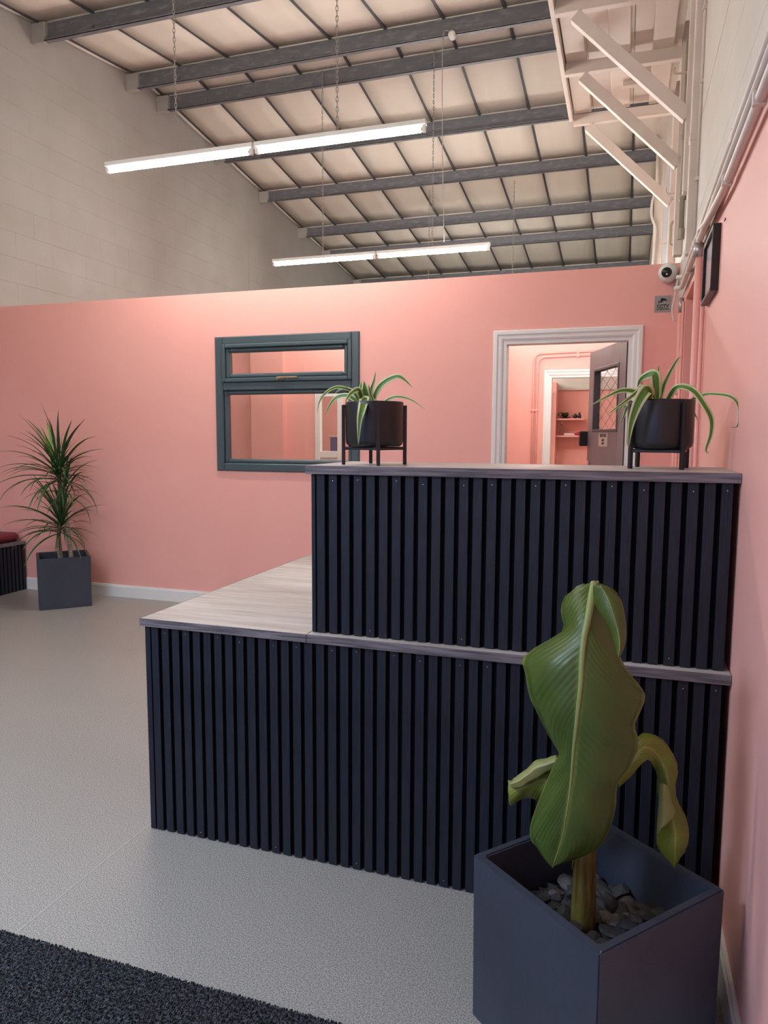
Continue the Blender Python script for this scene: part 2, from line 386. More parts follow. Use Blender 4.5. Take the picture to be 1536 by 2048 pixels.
for s, z, sz in (('KEEP OUT', 1.366, .033), ('STAFF', 1.332, .021), ('ONLY', 1.309, .021)):
    text('lettering', s, sz, 'ink', sg, Matrix.Translation((.437, .0018, z)) @ Matrix.Rotation(PI, 4, 'Z') @ Matrix.Rotation(PI / 2, 4, 'X'), bold=.0008)
bm = bmesh.new(); bx(bm, LW - .075, LW - .03, 0, .012, 1.0, 1.17, .003); tube(bm, [(LW - .052, .01, 1.09), (LW - .052, .055, 1.09), (LW - .16, .055, 1.09)], .009, 8)
obj('door_handle', bm, 'chrome', leaf)
bm = bmesh.new(); bx(bm, LW - .004, LW + .03, -.03, .06, 1.285, 1.40, .006)
obj('lock_case', bm, 'black_matt', leaf)
for z in (1.80, 1.0, .25): obj('hinge', bx(bmesh.new(), -.005, -.0015, -.036, -.010, z - .045, z + .045, .001), 'zinc', leaf)

# ------------------------------------------------------------------ rooms behind the partition
Y2 = 8.10
D2a, D2b, D2t = -.80, .06, 2.012
G0, G1, GT = -3.545, -3.185, 1.905
bm = bmesh.new()
for a in ((XL, G0, 0, 2.6), (G0, G1, GT, 2.6), (G1, D2a, 0, 2.6), (D2a, D2b, D2t, 2.6), (D2b, XR, 0, 2.6)): bx(bm, a[0], a[1], Y2, Y2 + .1, a[2], a[3])
bx(bm, -1.45, -1.37, YB + .10, Y2, 0, 2.42)          # wall between office and corridor
bx(bm, -4.36, -3.93, Y2 - .09, Y2, 0, 2.5)           # pier
struct(obj('wall_corridor', bm, 'pink'))
d3 = struct(obj('door_3', box(D2a - .002, D2a + .026, Y2 - .002, Y2 + .102, 0, D2t), 'white_gloss'))
obj('door_lining', box(D2b - .026, D2b + .002, Y2 - .002, Y2 + .102, 0, D2t), 'white_gloss', d3)
obj('door_lining', box(D2a + .026, D2b - .026, Y2 - .002, Y2 + .102, D2t - .026, D2t + .002), 'white_gloss', d3)
architrave(D2a + .004, D2b - .004, D2t - .003, Y2, d3, .06)
# white framed glazed door in the office
d4 = struct(obj('door_4', box(G0, G0 + .07, Y2 - .02, Y2 + .05, 0, GT, .004), 'white_gloss'))
bm = bmesh.new(); bx(bm, G1 - .07, G1, Y2 - .02, Y2 + .05, 0, GT, .004); bx(bm, G0 + .07, G1 - .07, Y2 - .02, Y2 + .05, GT - .09, GT, .004); bx(bm, G0 + .07, G1 - .07, Y2 - .02, Y2 + .05, 1.09, 1.17, .004); bx(bm, G0 + .07, G1 - .07, Y2 - .02, Y2 + .05, 0, .1, .004)
obj('door_frame', bm, 'white_gloss', d4)
obj('door_panel', box(G0 + .07, G1 - .07, Y2, Y2 + .03, .1, 1.09), 'white_gloss', d4)
obj('pane', box(G0 + .07, G1 - .07, Y2 + .01, Y2 + .018, 1.17, GT - .09), 'pane', d4)
# far room
bm = bmesh.new(); bx(bm, XL, XR, 10.4, 10.5, 0, 2.0); struct(obj('wall_far_lower', bm, 'pink'))
bm = bmesh.new(); bx(bm, XL, XR, 10.44, 10.5, 2.0, 2.75); bx(bm, XL, XR, 10.36, 10.44, 1.99, 2.02); struct(obj('wall_far_upper', bm, 'white_right'))
bm = bmesh.new(); bx(bm, -1.04, -.90, 10.1, 10.4, 0, 2.08); struct(obj('wall_far_pier', bm, 'pink'))
bm = bmesh.new(); bx(bm, -1.35, -1.0, 10.02, 10.08, 0, 1.98, .004); struct(obj('door_5', bm, 'white_gloss'))
for z, lab in ((1.60, 'pink painted upper wall shelf in far room through doorway'), (1.372, 'pink painted lower wall shelf in far room through doorway')):
    sh = tag(obj('wall_shelf', box(-.90, -.53, 10.16, 10.4, z - .022, z, .002), 'pink'), lab, 'shelf', 'pink wall shelves in the far room')
# things on the far shelves
def item(name, bm, m, lab, cat, loc): return tag(obj(name, bm, m, loc=loc), lab, cat)
cup = thing('cup', 'black cup with yellow edge on saucer, upper far shelf', 'cup', (-.79, 10.26, 1.60))
obj('saucer', lathe(bmesh.new(), [(.03, 0), (.075, .012), (.078, .016), (.03, .006), (.0, .006)], 20), 'black', cup, True)
obj('bowl', lathe(bmesh.new(), [(.022, .016), (.045, .04), (.05, .085), (.046, .085), (.04, .04), (0, .03)], 20), 'black', cup, True)
obj('rim', lathe(bmesh.new(), [(.050, .080), (.053, .083), (.050, .088), (.046, .084), (.050, .080)], 20), 'yellow', cup, True)
obj('cup_handle', tube(bmesh.new(), catmull([(-.045, 0, .075), (-.085, 0, .07), (-.085, 0, .04), (-.042, 0, .035)], 4), .006, 6), 'black', cup, True)
for i, (dx, lab) in enumerate(((-.655, 'small black pot, left one beside the cup on upper far shelf'), (-.60, 'small black pot nearest the grey door on upper far shelf'))):
    t = thing('small_pot', lab, 'pot', (dx, 10.25, 1.60), group='small black pots on the upper far shelf')
    obj('body', lathe(bmesh.new(), [(.02, 0), (.026, .02), (.024, .045), (.012, .06 + .012 * i), (.014, .068 + .014 * i), (0, .07 + .014 * i)], 16), 'black', t, True)
    obj('spout', tube(bmesh.new(), [(-.02, 0, .02), (-.038, 0, .045)], .006, 6), 'black', t, True)
b = thing('bottle', 'clear plastic bottle on lower far shelf', 'bottle', (-.832, 10.26, 1.372))
obj('body', lathe(bmesh.new(), [(.026, 0), (.03, .01), (.03, .10), (.012, .14), (.012, .16), (0, .16)], 18), 'clear', b, True)
obj('cap', lathe(bmesh.new(), [(.014, .16), (.014, .178), (0, .178)], 14), 'white_gloss', b, True)
item('tray', bx(bmesh.new(), -.07, .07, -.05, .05, 0, .028, .008), 'lamp_white', 'low white tray on lower far shelf beside the bottle', 'tray', (-.725, 10.26, 1.372))
bm = bmesh.new(); r = bmesh.ops.create_icosphere(bm, subdivisions=3, radius=1); bmesh.ops.scale(bm, verts=bm.verts, vec=(.055, .045, .028))
for v in bm.verts: v.co *= 1 + .12 * math.sin(v.co.x * 90) * math.cos(v.co.y * 70); v.co.z = max(v.co.z, -.02)
item('folded_cloth', bm, 'red', 'crumpled dark red cloth on lower far shelf', 'cloth', (-.60, 10.26, 1.392))
# blue storage crates seen through the glazed door
cr = thing('storage_crate', 'blue storage crate behind the white framed glass door', 'crate', (-3.60, 9.55, 1.05))
obj('body', bx(bmesh.new(), -.28, .28, -.18, .18, 0, .28, .01), 'blue', cr); obj('lid', bx(bmesh.new(), -.30, .30, -.20, .20, .28, .31, .006), 'lamp_white', cr)
cb = thing('cupboard', 'grey cupboard behind the white framed glass door', 'cupboard', (-3.60, 9.6, 0))
obj('body', bx(bmesh.new(), -.4, .4, -.25, .25, 0, 1.03, .004), 'door_grey', cb); obj('worktop', bx(bmesh.new(), -.42, .42, -.27, .27, 1.03, 1.05, .003), 'wood_edge', cb)
obj('door', bx(bmesh.new(), -.38, -.01, -.268, -.25, .05, 1.0, .003), 'door_edge', cb); obj('door', bx(bmesh.new(), .01, .38, -.268, -.25, .05, 1.0, .003), 'door_edge', cb)
# pink painted conduits on the corridor wall
for i, (x, z, lab) in enumerate(((-.965, 2.245, 'outer of two pink painted conduits bending round the corridor door'), (-.925, 2.205, 'inner of two pink painted conduits bending round the corridor door'))):
    c = thing('conduit', lab, 'pipe', (0, 0, 0), group='painted conduits')
    obj('pipe', tube(bmesh.new(), bend([(x, Y2 - .014, 0), (x, Y2 - .014, z), (XR - .01, Y2 - .014, z + .02)], .09, 6), .012, 8), 'pink', c, True)
    for zz in (.5, 1.64): obj('saddle', bx(bmesh.new(), x - .02, x + .02, Y2 - .028, Y2, zz - .012, zz + .012, .003), 'pink', c)
    obj('saddle', bx(bmesh.new(), -.52, -.496, Y2 - .028, Y2, z - .012, z + .028, .003), 'pink', c)

# end walls of the hall
bm = box(XL - .25, XR + .5, 15.5, 15.7, 0, 4.6); struct(obj('wall_end', bm, 'white_wall'))
FX0, FX1, FZ = -3.6, -.35, 2.25          # glazed entrance behind the viewer
bm = bmesh.new()
for a in ((XL - .25, FX0, 0, 4.6), (FX1, XR + .5, 0, 4.6), (FX0, FX1, FZ, 4.6)): bx(bm, a[0], a[1], -1.6, -1.4, a[2], a[3])
struct(obj('wall_front', bm, 'pink'))
bm = bmesh.new()
n = 4
for k in range(n + 1):
    x = FX0 + (FX1 - FX0) * k / n; bx(bm, x - .03, x + .03, -1.53, -1.47, 0, FZ, .004)
bx(bm, FX0, FX1, -1.53, -1.47, 0, .08, .004); bx(bm, FX0, FX1, -1.53, -1.47, FZ - .06, FZ, .004)
ent = struct(obj('window_3', bm, 'anthracite'))
for k in range(n):
    x = FX0 + (FX1 - FX0) * k / n; obj('pane', box(x + .03, x + (FX1 - FX0) / n - .03, -1.503, -1.497, .08, FZ - .06), 'pane', ent)
# paving outside so the daylight has ground to fall on
struct(obj('trim_1', box(-9, 4, -9, -1.6, -.14, -.02), 'weld'))

# ------------------------------------------------------------------ roof
bm = bmesh.new()
for ya, yb in ((-1.6, 7.28), (7.28, 15.7)):
    v = [bm.verts.new((x, y, zceil(y) + .03 + dz)) for x in (XL - .25, XR + .5) for y in (ya, yb) for dz in (0, .1)]
    for f in ((0, 1, 3, 2), (4, 6, 7, 5), (0, 4, 5, 1), (2, 3, 7, 6), (0, 2, 6, 4), (1, 5, 7, 3)): bm.faces.new([v[i] for i in f])
ceil = struct(obj('ceiling', bm, 'panel'))
PY_ = [-1.4, -.95, .37, 1.70, 3.02, 4.35, 5.678, 7.01, 7.28, 7.555, 8.783, 10.003, 11.353, 12.355, 13.93, 15.49]
xs = [-.039 - .57 * k for k in range(-1, 10)]
xs = [XR - .002, -.039] + [-.039 - .57 * k for k in range(1, 10)] + [XL + .002]
rngp = random.Random(3)
for ya, yb in zip(PY_, PY_[1:]):
    meshes = {}
    for xa, xb in zip(xs[1:], xs):
        w = round(xb - xa, 3)
        if w not in meshes:
            bm = bmesh.new(); nx, ny = 3, 4; g = []
            for i in range(nx + 1):
                for j in range(ny + 1):
                    u, t = i / nx, j / ny; y = ya + .004 + (yb - ya - .008) * t
                    sag = -.020 * math.sin(PI * t) * (.6 + .4 * math.sin(PI * u)) if yb - ya > .6 else -.002
                    g.append(bm.verts.new((.010 + (w - .020) * u, y, zceil(y) + sag)))
            for i in range(nx):
                for j in range(ny):
                    a = i * (ny + 1) + j; bm.faces.new((g[a], g[a + 1], g[a + ny + 2], g[a + ny + 1]))
            ex = bmesh.ops.extrude_face_region(bm, geom=bm.faces[:]); bmesh.ops.translate(bm, verts=[e for e in ex['geom'] if isinstance(e, bmesh.types.BMVert)], vec=(0, 0, .012))
            bmesh.ops.recalc_face_normals(bm, faces=bm.faces)
            me = bpy.data.meshes.new('ceiling_panel'); bm.to_mesh(me); bm.free(); me.materials.append(M['panel'])
            for p in me.polygons: p.use_smooth = abs(p.normal.z) > .9
            meshes[w] = me
        inst('ceiling_panel', meshes[w], ceil, (xa, 0, -.004 * rngp.random()))
for sgn, ya, yb in ((1, -1.4, 7.27), (-1, 7.29, 15.49)):
    bm = bmesh.new(); v = [bm.verts.new((x, y, zceil(y) + dz)) for x in (-.013, .013) for y in (ya, yb) for dz in (-.016, .016)]
    for f in ((0, 1, 3, 2), (4, 6, 7, 5), (0, 4, 5, 1), (2, 3, 7, 6), (0, 2, 6, 4), (1, 5, 7, 3)): bm.faces.new([v[i] for i in f])
    me = bpy.data.meshes.new('ceiling_bar'); bm.to_mesh(me); bm.free(); me.materials.append(M['bar'])
    for x in xs[1:-1]: inst('ceiling_bar', me, ceil, (x, 0, 0))
for i, y in enumerate([-.95, .37, 1.70, 3.02, 4.35, 5.678, 7.01, 7.555, 8.783, 10.003, 11.353, 12.355, 13.93]):
    h = .172 if i < 9 else .152; zc = zceil(y) - .016; x0, x1 = -5.10, XR
    bm = bmesh.new(); bx(bm, x0, x1, y, y + .005, zc - h, zc)                       # web
    bx(bm, x0, x1, y - .045, y, zc - h, zc - h + .005); bx(bm, x0, x1, y - .045, y - .041, zc - h, zc - h + .016)    # lower flange and lip
    bx(bm, x0, x1, y + .005, y + .055, zc - .005, zc)
    for k in range(4): tube(bm, [(-4.6 + 1.3 * k, y - .001, zc - h * .6), (-4.6 + 1.3 * k, y - .014, zc - h * .6)], .012, 6)
    p = obj('purlin', bm, 'purlin', ceil)
    obj('painted_end', bx(bmesh.new(), XL, x0 + .004, y - .040, y + .012, zc - h - .004, zc + .004, .006), 'white_wall', p)

# ------------------------------------------------------------------ hanging lights and added fill lamps
def chain(par, x, y, z0, z1, name='chain', step=.030):
    bm = bmesh.new(); n = int((z1 - z0) / step)
    for k in range(n):
        z = z0 + (k + .5) * (z1 - z0) / n; a = PI / 2 * (k % 2) + .3; pts = []
        for t in range(8):
            q = 2 * PI * t / 8; pts.append(Vector((math.cos(q) * .0075 * math.cos(a), math.cos(q) * .0075 * math.sin(a), math.sin(q) * .021)) + Vector((x, y, z)))
        tube(bm, pts + [pts[0]], .0024, 4, cap=False)
    return obj(name, bm, 'chain', par)
def light(y, x0, x1, lab, zt, grp):
    t = thing('hanging_tube_light', lab, 'light', (0, 0, 0), group='hanging tube lights')
    mid = (x0 + x1) / 2
    for a, b in ((x0, mid - .006), (mid + .006, x1)):
        obj('batten', bx(bmesh.new(), a, b, y - .022, y + .022, 3.264, 3.296, .003), 'lamp_white', t)
        obj('tube', tube(bmesh.new(), [(a + .030, y, 3.240), (b - .030, y, 3.240)], .0165, 14), 'tube', t, True)
        for e, s in ((a, 1), (b, -1)):
            obj('lamp_holder', bx(bmesh.new(), min(e + .004 * s, e + .026 * s), max(e + .004 * s, e + .026 * s), y - .014, y + .014, 3.222, 3.264, .003), 'lamp_white', t)
            obj('tube_cap', tube(bmesh.new(), [(e + .026 * s, y, 3.240), (e + .032 * s, y, 3.240)], .0168, 14), 'brass', t, True)
        cx = (a + b) / 2
        chain(t, cx, y, 3.296, zt)
        obj('hook', tube(bmesh.new(), [(cx, y, 3.296), (cx, y, 3.315), (cx + .012, y, 3.325)], .004, 6), 'brass', t)
    return t
light(4.545, -3.61, -1.235, 'nearer hanging pair of lit fluorescent tubes, larger one above the partition', zceil(4.545), 1)
light(7.50, -3.785, -1.36, 'farther hanging pair of lit fluorescent tubes, smaller one just above the partition', zceil(7.5) - .02, 1)
for y, xo, lab in ((1.60, 0, 'hanging tube light above the reception desk'), (10.45, .32, 'hanging tube light behind the partition')): light(y, -3.70 + xo, -1.30 + xo, lab, zceil(y), 1)
for x, y, z, lab in ((-.62, 6.7, 2.50, 'tube light inside the corridor behind the open grey door'), (-2.2, 9.3, 2.45, 'tube light in the far room')):
    t = thing('tube_light', lab, 'light', (x, y, z))  # added unseen lamps that brighten the corridor and far room
    obj('batten', bx(bmesh.new(), -.6, .6, -.028, .028, .03, .08, .004), 'lamp_white', t)
    obj('tube', tube(bmesh.new(), [(-.57, 0, 0), (.57, 0, 0)], .0165, 12), 'tube', t, True)
    obj('support_bar', bx(bmesh.new(), *((-.748, .90, -.02, .02) if z == 2.50 else (-.02, .02, -1.098, 1.138)), .08, .11, .002), 'lamp_white', t)
    for s in (-1, 1): obj('lamp_holder', bx(bmesh.new(), s * .59 - .012, s * .59 + .012, -.014, .014, -.018, .03, .003), 'lamp_white', t)
t = thing('panel_light', 'cool white panel light near the entrance', 'light', (-2.3, -.3, 2.7))  # added unseen fill lamp, standing in for cool light from the entrance
obj('housing', bx(bmesh.new(), -.62, .62, -.32, .32, .004, .05, .004), 'lamp_white', t); obj('diffuser', box(-.6, .6, -.3, .3, 0, .004), 'led', t)
for sx in (-1, 1):
    for sy in (-1, 1): obj('hanging_wire', tube(bmesh.new(), [(sx * .55, sy * .25, .05), (sx * .55, sy * .25, zceil(-.3 + sy * .25) - 2.7)], .002, 5), 'chain', t)
# flex and rose feeding the farther light
fl = thing('ceiling_rose', 'round white ceiling rose with thin flex dropping to the farther tube light', 'ceiling rose', (-1.657, 6.955, 5.044))
obj('cover', tube(bmesh.new(), [(0, .05, 0), (0, .0, 0), (0, -.02, 0)], [.035, .035, .022], 16), 'lamp_white', fl, True)
obj('flex', tube(bmesh.new(), catmull([(0, -.01, 0), (-.05, -.02, .03), (-.075, -.02, -.03), (-.085, 0, -.3), (-.11, .15, -1.0), (-.17, .50, -1.72)], 8), .004, 6), 'chain', fl, True)

# ------------------------------------------------------------------ timber platform on the right wall
pf = thing('timber_platform', 'cream painted timber platform high on right wall with diagonal braces', 'platform', (0, 0, 0))
PZ0 = 3.60
for y in (4.23, 4.92, 5.69):
    obj('joist', beam(bmesh.new(), (-.44, y, PZ0 + .035), (XR - .003, y, PZ0 + .035), .045, .07), 'cream', pf)
    obj('post', bx(bmesh.new(), .235, XR - .001, y - .035, y + .035, 2.46 if y > 4.9 else 2.62, PZ0 + .20, .003), 'cream', pf)
    obj('brace', beam(bmesh.new(), (-.335, y - .01, 3.575), (.245, y - .01, 2.995), .05, .062), 'cream', pf)
for x, a in ((-.375, 3.95), (-.115, 4.0), (.13, 4.15)):
    obj('bearer', bx(bmesh.new(), x - .06, x + .06, a, 5.66, PZ0 + .07, PZ0 + .105, .003), 'cream', pf)
for k in range(5): obj('deck_board', bx(bmesh.new(), -.44 + .136 * k, -.44 + .136 * (k + 1) - .003, 3.92, 5.70, PZ0 + .105, PZ0 + .125, .002), 'cream', pf)
obj('fascia_board', bx(bmesh.new(), -.468, -.442, 3.88, 5.66, PZ0 + .02, PZ0 + .20, .003), 'cream', pf)
obj('blocking', bx(bmesh.new(), -.10, .06, 5.25, 5.30, PZ0 + .04, PZ0 + .07, .002), 'cream', pf)

# ------------------------------------------------------------------ pipes and conduits on the right wall
def pipe(lab, pts, r, m, cat='pipe', name='conduit', br=.03, saddles=(), group=None):
    t = thing(name, lab, cat, (0, 0, 0), group=group or ('painted conduits' if name == 'conduit' else None))
    obj('pipe', tube(bmesh.new(), bend(pts, br, 6), r, 10), m, t, True)
    for s in saddles: obj('saddle', bx(bmesh.new(), *s, .0015), m, t)
    return t
XC = .262
pipe('topmost of three cream conduits running along the paint line of right wall', [(XC, -1.2, 2.205), (XC, 4.26, 2.205), (XC - .03, 4.28, 2.205)], .013, 'cream', br=.02, saddles=[(XC - .012, XR, y - .01, y + .01, 2.186, 2.224) for y in (1.2, 2.35, 3.6)])
pipe('middle of three cream conduits running along the paint line of right wall', [(XC - .002, -1.2, 2.163), (XC - .002, 4.34, 2.163), (XC - .035, 4.36, 2.163)], .0125, 'cream', br=.02, saddles=[(XC - .012, XR, y - .01, y + .01, 2.145, 2.181) for y in (1.5, 2.8, 3.9)])
c = pipe('lowest conduit on right wall, turning down into pink painted riser beside the picture', [(XC - .002, -1.2, 2.118), (XC - .002, 2.55, 2.118), (XC - .006, 3.05, 2.150), (XC - .004, 3.31, 2.205), (XC - .004, 3.33, 2.12)], .0125, 'cream', br=.05, saddles=[(XC - .018, XC + .012, y - .008, y + .008, 2.102, 2.134) for y in (1.9, 2.45)])
obj('coupling', tube(bmesh.new(), [(XC - .004, 3.33, 2.150), (XC - .004, 3.33, 2.095)], .0195, 14), 'zinc', c, True)
obj('riser', tube(bmesh.new(), [(XC, 3.33, 2.10), (XC + .004, 3.33, .0)], .0155, 12), 'pink', c, True)
pipe('thin pink painted conduit coming down below the framed picture', [(.272, 3.20, 1.90), (.276, 3.20, 0)], .0085, 'pink')
c = pipe('far pink painted conduit beside the recess with grey coupling on top', [(.2705, 4.50, 2.06), (.2705, 4.50, 0)], .0125, 'pink')
obj('coupling', tube(bmesh.new(), [(.2705, 4.50, 2.135), (.2705, 4.50, 2.055)], .014, 12), 'zinc', c, True)
obj('saddle', bx(bmesh.new(), .256, XR, 4.48, 4.52, 1.60, 1.618, .001), 'pink', c)
pipe('slim pink painted conduit at the edge of the wall recess', [(.277, 4.40, 2.10), (.277, 4.40, 0)], .0075, 'pink')
t = thing('cable_trunking', 'cream square cable trunking rising up right wall by the platform', 'trunking', (0, 0, 0))
obj('trunk', bx(bmesh.new(), .240, XR, 3.86, 3.92, 2.23, 4.83, .003), 'cream', t)
for z in (2.75, 3.4): obj('joint_cover', bx(bmesh.new(), .237, XR, 3.857, 3.923, z, z + .03, .002), 'cream', t)
pipe('slim cream conduit rising beside the cable trunking on right wall', [(.2755, 3.82, 2.23), (.2755, 3.82, 4.82)], .007, 'cream', saddles=[(.265, XR, 3.805, 3.835, z, z + .018) for z in (2.55, 2.98, 3.3)])
c = pipe('greenish cream water pipe clipped up right wall below the platform', [(.262, 4.68, 2.52), (.262, 4.68, 3.58)], .016, 'greenish', name='water_pipe')
for z in (2.72, 3.05): obj('collar', tube(bmesh.new(), [(.262, 4.68, z), (.262, 4.68, z + .035)], .0195, 12), 'greenish', c, True)
obj('union', tube(bmesh.new(), [(.262, 4.68, 2.50), (.262, 4.68, 2.56)], .021, 6), 'greenish', c)
for i, (z, y) in enumerate(((3.36, 4.55), (2.86, 5.0), (2.74, 5.75), (2.62, 6.4))):
    t = thing('pipe_bracket', ['cream metal pipe bracket just under the platform', 'cream metal pipe bracket between the first two braces', 'cream metal pipe bracket between the last two braces', 'lowest cream metal pipe bracket near the tall window'][i], 'bracket', (0, 0, 0), group='pipe brackets on the right wall')
    obj('arm', tube(bmesh.new(), bend([(XR, y, z), (.185, y, z), (.185, y, z + .035)], .01, 4), .006, 6), 'cream', t, True)
    obj('bracket_plate', bx(bmesh.new(), .279, XR, y - .02, y + .02, z - .02, z + .02, .001), 'cream', t)
    if i == 1: obj('clamp', tube(bmesh.new(), [(.262, 4.99, z), (.262, 5.01, z)], .02, 10), 'cream', t)
pipe('bent handle loop on cream pipe above the security camera', [(XR, 5.30, 2.62), (.235, 5.30, 2.62), (.235, 5.30, 2.76), (XR, 5.30, 2.79)], .008, 'greenish', name='pipe_loop', br=.02)
pipe('cream cable snaking down the far window post', [(.20, 8.20, 4.4), (.22, 8.20, 3.9), (.17, 8.20, 3.75), (.17, 8.20, 3.6), (.22, 8.20, 3.5), (.20, 8.20, 3.0), (.19, 8.20, 2.5)], .014, 'cream', name='cable', cat='cable', br=.06)
t = thing('window_post', 'cream steel post standing beside the tall far window', 'post', (0, 0, 0))
bm = box(.20, XR, 8.25, 8.27, 2.0, 4.9); bx(bm, .20, XR, 8.40, 8.42, 2.0, 4.9); bx(bm, .235, .245, 8.27, 8.40, 2.0, 4.9); obj('web', bm, 'cream', t)

# security camera on the partition
sc = thing('security_camera', 'white dome security camera on the partition by right wall', 'camera', (.215, YB, 2.372))
obj('base', tube(bmesh.new(), [(0, 0, 0), (0, -.03, 0), (0, -.042, 0)], [.052, .052, .04], 24), 'lamp_white', sc, True)
bm = bmesh.new(); bmesh.ops.create_uvsphere(bm, u_segments=28, v_segments=18, radius=.058); bmesh.ops.translate(bm, verts=bm.verts, vec=(0, -.068, 0))
obj('housing', bm, 'lamp_white', sc, True)
d = Vector((-.20, -.93, -.16)).normalized(); c0 = Vector((0, -.068, 0))
obj('lens_window', tube(bmesh.new(), [c0 + d * .045, c0 + d * .0585], .030, 24), 'black', sc, True)
obj('lens_ring', tube(bmesh.new(), [c0 + d * .0575 + Vector((.003, 0, -.012)), c0 + d * .0595 + Vector((.003, 0, -.012))], .006, 14), 'chrome', sc, True)  # small chrome disc set low on the lens as its highlight
cable = tag(obj('cable', tube(bmesh.new(), catmull([(.272, 4.86, 2.33), (.262, 4.88, 2.26), (.255, 4.90, 2.19), (.248, 4.92, 2.15), (.252, 4.93, 2.11), (.262, 4.93, 2.07)], 4), .008, 6), 'cream', None, True), 'short cream cable hanging below the security camera', 'cable')

# CCTV sign
cs = thing('cctv_sign', 'small square grey metal sign reading CCTV on the partition', 'sign', (.194, YB, 2.194))
obj('plate', bx(bmesh.new(), -.049, .049, -.003, 0, -.051, .051, .0012), 'sign', cs)
RX = Matrix.Rotation(PI / 2, 4, 'X')
text('lettering', 'CCTV', .027, 'ink', cs, Matrix.Translation((0, -.0036, -.014)) @ RX, bold=.0009)
text('lettering', 'IN OPERATION', .0105, 'ink', cs, Matrix.Translation((0, -.0036, -.032)) @ RX, bold=.0004)
bm = bmesh.new()
def flat(bm, P, d=.0008):
    a = [bm.verts.new((x, -.0032, z)) for x, z in P]; b = [bm.verts.new((x, -.0032 - d, z)) for x, z in P]
    bm.faces.new(b); n = len(P)
    for i in range(n): bm.faces.new((a[i], a[(i + 1) % n], b[(i + 1) % n], b[i]))
flat(bm, [(-.014, .032), (-.006, .037), (.012, .033), (.026, .022), (.018, .017), (.008, .022), (-.004, .014), (-.014, .020)])
flat(bm, [(-.026, .004), (-.022, .004), (-.020, .010), (-.006, .008), (-.003, .014), (-.010, .018), (-.018, .014), (-.022, .020), (-.026, .020)])
bmesh.ops.recalc_face_normals(bm, faces=bm.faces); obj('camera_symbol', bm, 'ink', cs)

# framed picture on the right wall
pc = thing('framed_picture', 'small black framed pink and grey print on right wall', 'picture', (XR, 2.96, 1.975))
bm = bmesh.new()
for a in ((-.165, -.150, -.112, .112), (.150, .165, -.112, .112), (-.150, .150, -.112, -.097), (-.150, .150, .097, .112)): bx(bm, -.026, 0, a[0], a[1], a[2], a[3], .002)
obj('frame', bm, 'black', pc); obj('print', box(-.014, -.012, -.150, .150, -.097, .097), 'print', pc); obj('pane', box(-.020, -.018, -.150, .150, -.097, .097), 'pane', pc)
t = thing('wall_plug', 'pair of small rust coloured wall plugs above the framed picture', 'wall plug', (XR, 2.688, 2.067))
for dy in (-.008, .008): obj('plug', tube(bmesh.new(), [(0, dy, 0), (-.003, dy, 0)], .0035, 8), 'maroon', t)

# ------------------------------------------------------------------ reception desk
def slat_mesh(h, w=.027):
    bm = box(0, w, 0, .012, 0, h, .0009)
    me = bpy.data.meshes.new('slat'); bm.to_mesh(me); bm.free(); me.materials.append(M['slat']); return me
screw = bpy.data.meshes.new('screw'); b2 = lathe(bmesh.new(), [(.0017, 0), (.0017, .0006), (0, .0008)], 8); b2.to_mesh(screw); b2.free(); screw.materials.append(M['chrome'])
def slats(par, x0, x1, yf, z0, z1, first, pitch=.0403, w=.027):
    inst('slat', slat_mesh(z1 - z0, first), par, (x0, yf, z0)); full = slat_mesh(z1 - z0, w); x = x0 + first + .0045; k = 0
    while x + w <= x1 + .003:
        inst('slat', full, par, (x, yf, z0))
        if k % 5 in (1, 3): inst('screw', screw, par, (x + w / 2, yf, z1 - .016 - .004 * (k % 3)), rot=(PI / 2, 0, 0))
        if k % 7 == 4: inst('screw', screw, par, (x + w / 2, yf, z0 + .02), rot=(PI / 2, 0, 0))
        x += pitch; k += 1
db = thing('reception_desk_base', 'lower part of reception desk clad in charcoal vertical slats', 'desk', (0, 0, 0))
bm = box(-1.510, .268, 2.0346, 2.60, .004, .720); bx(bm, -1.510, -.93, 2.60, 3.55, .004, .720); obj('carcass', bm, 'felt', db)
obj('felt_backing', box(-1.511, .270, 2.0326, 2.0346, .004, .720), 'felt', db)
slats(db, -1.5125, .268, 2.0206, .003, .7205, .020, pitch=.0401)
wl1 = tag(obj('worktop', bx(bmesh.new(), -1.523, -.9148, 2.012, 3.56, .7245, .747, .001), 'wood_top'), 'deep pale grey oak worktop on left side of reception desk', 'worktop')
obj('edging', bx(bmesh.new(), -1.5235, -.9148, 2.009, 2.012, .721, .7472, .0004), 'wood_edge', wl1); obj('side_edging', box(-1.5245, -1.523, 2.009, 3.56, .721, .747), 'wood_edge', wl1); obj('underside', box(-1.52, -.916, 2.012, 3.55, .721, .7245), 'wood_edge', wl1)
wl2 = tag(obj('worktop', bx(bmesh.new(), -.9128, .2835, 2.012, 2.62, .7245, .747, .001), 'wood_top'), 'oak worktop strip showing as a ledge under the raised counter', 'worktop')
obj('edging', bx(bmesh.new(), -.9128, .2838, 2.009, 2.012, .721, .7472, .0004), 'wood_edge', wl2); obj('underside', box(-.912, .2835, 2.012, 2.61, .721, .7245), 'wood_edge', wl2)
dh = thing('raised_counter_unit', 'raised upper part of reception desk clad in charcoal vertical slats', 'counter', (0, 0, 0))
obj('carcass', box(-.906, .2685, 2.054, 2.40, .749, 1.2425), 'felt', dh); obj('felt_backing', box(-.907, .2695, 2.052, 2.054, .749, 1.2425), 'felt', dh)
slats(dh, -.9075, .2695, 2.040, .749, 1.2428, .0125, pitch=.0404)
wt = tag(obj('countertop', bx(bmesh.new(), -.921, .2835, 2.031, 2.42, 1.2445, 1.2685, .001), 'wood_top'), 'long grey oak countertop on raised counter holding two potted spider plants', 'countertop')
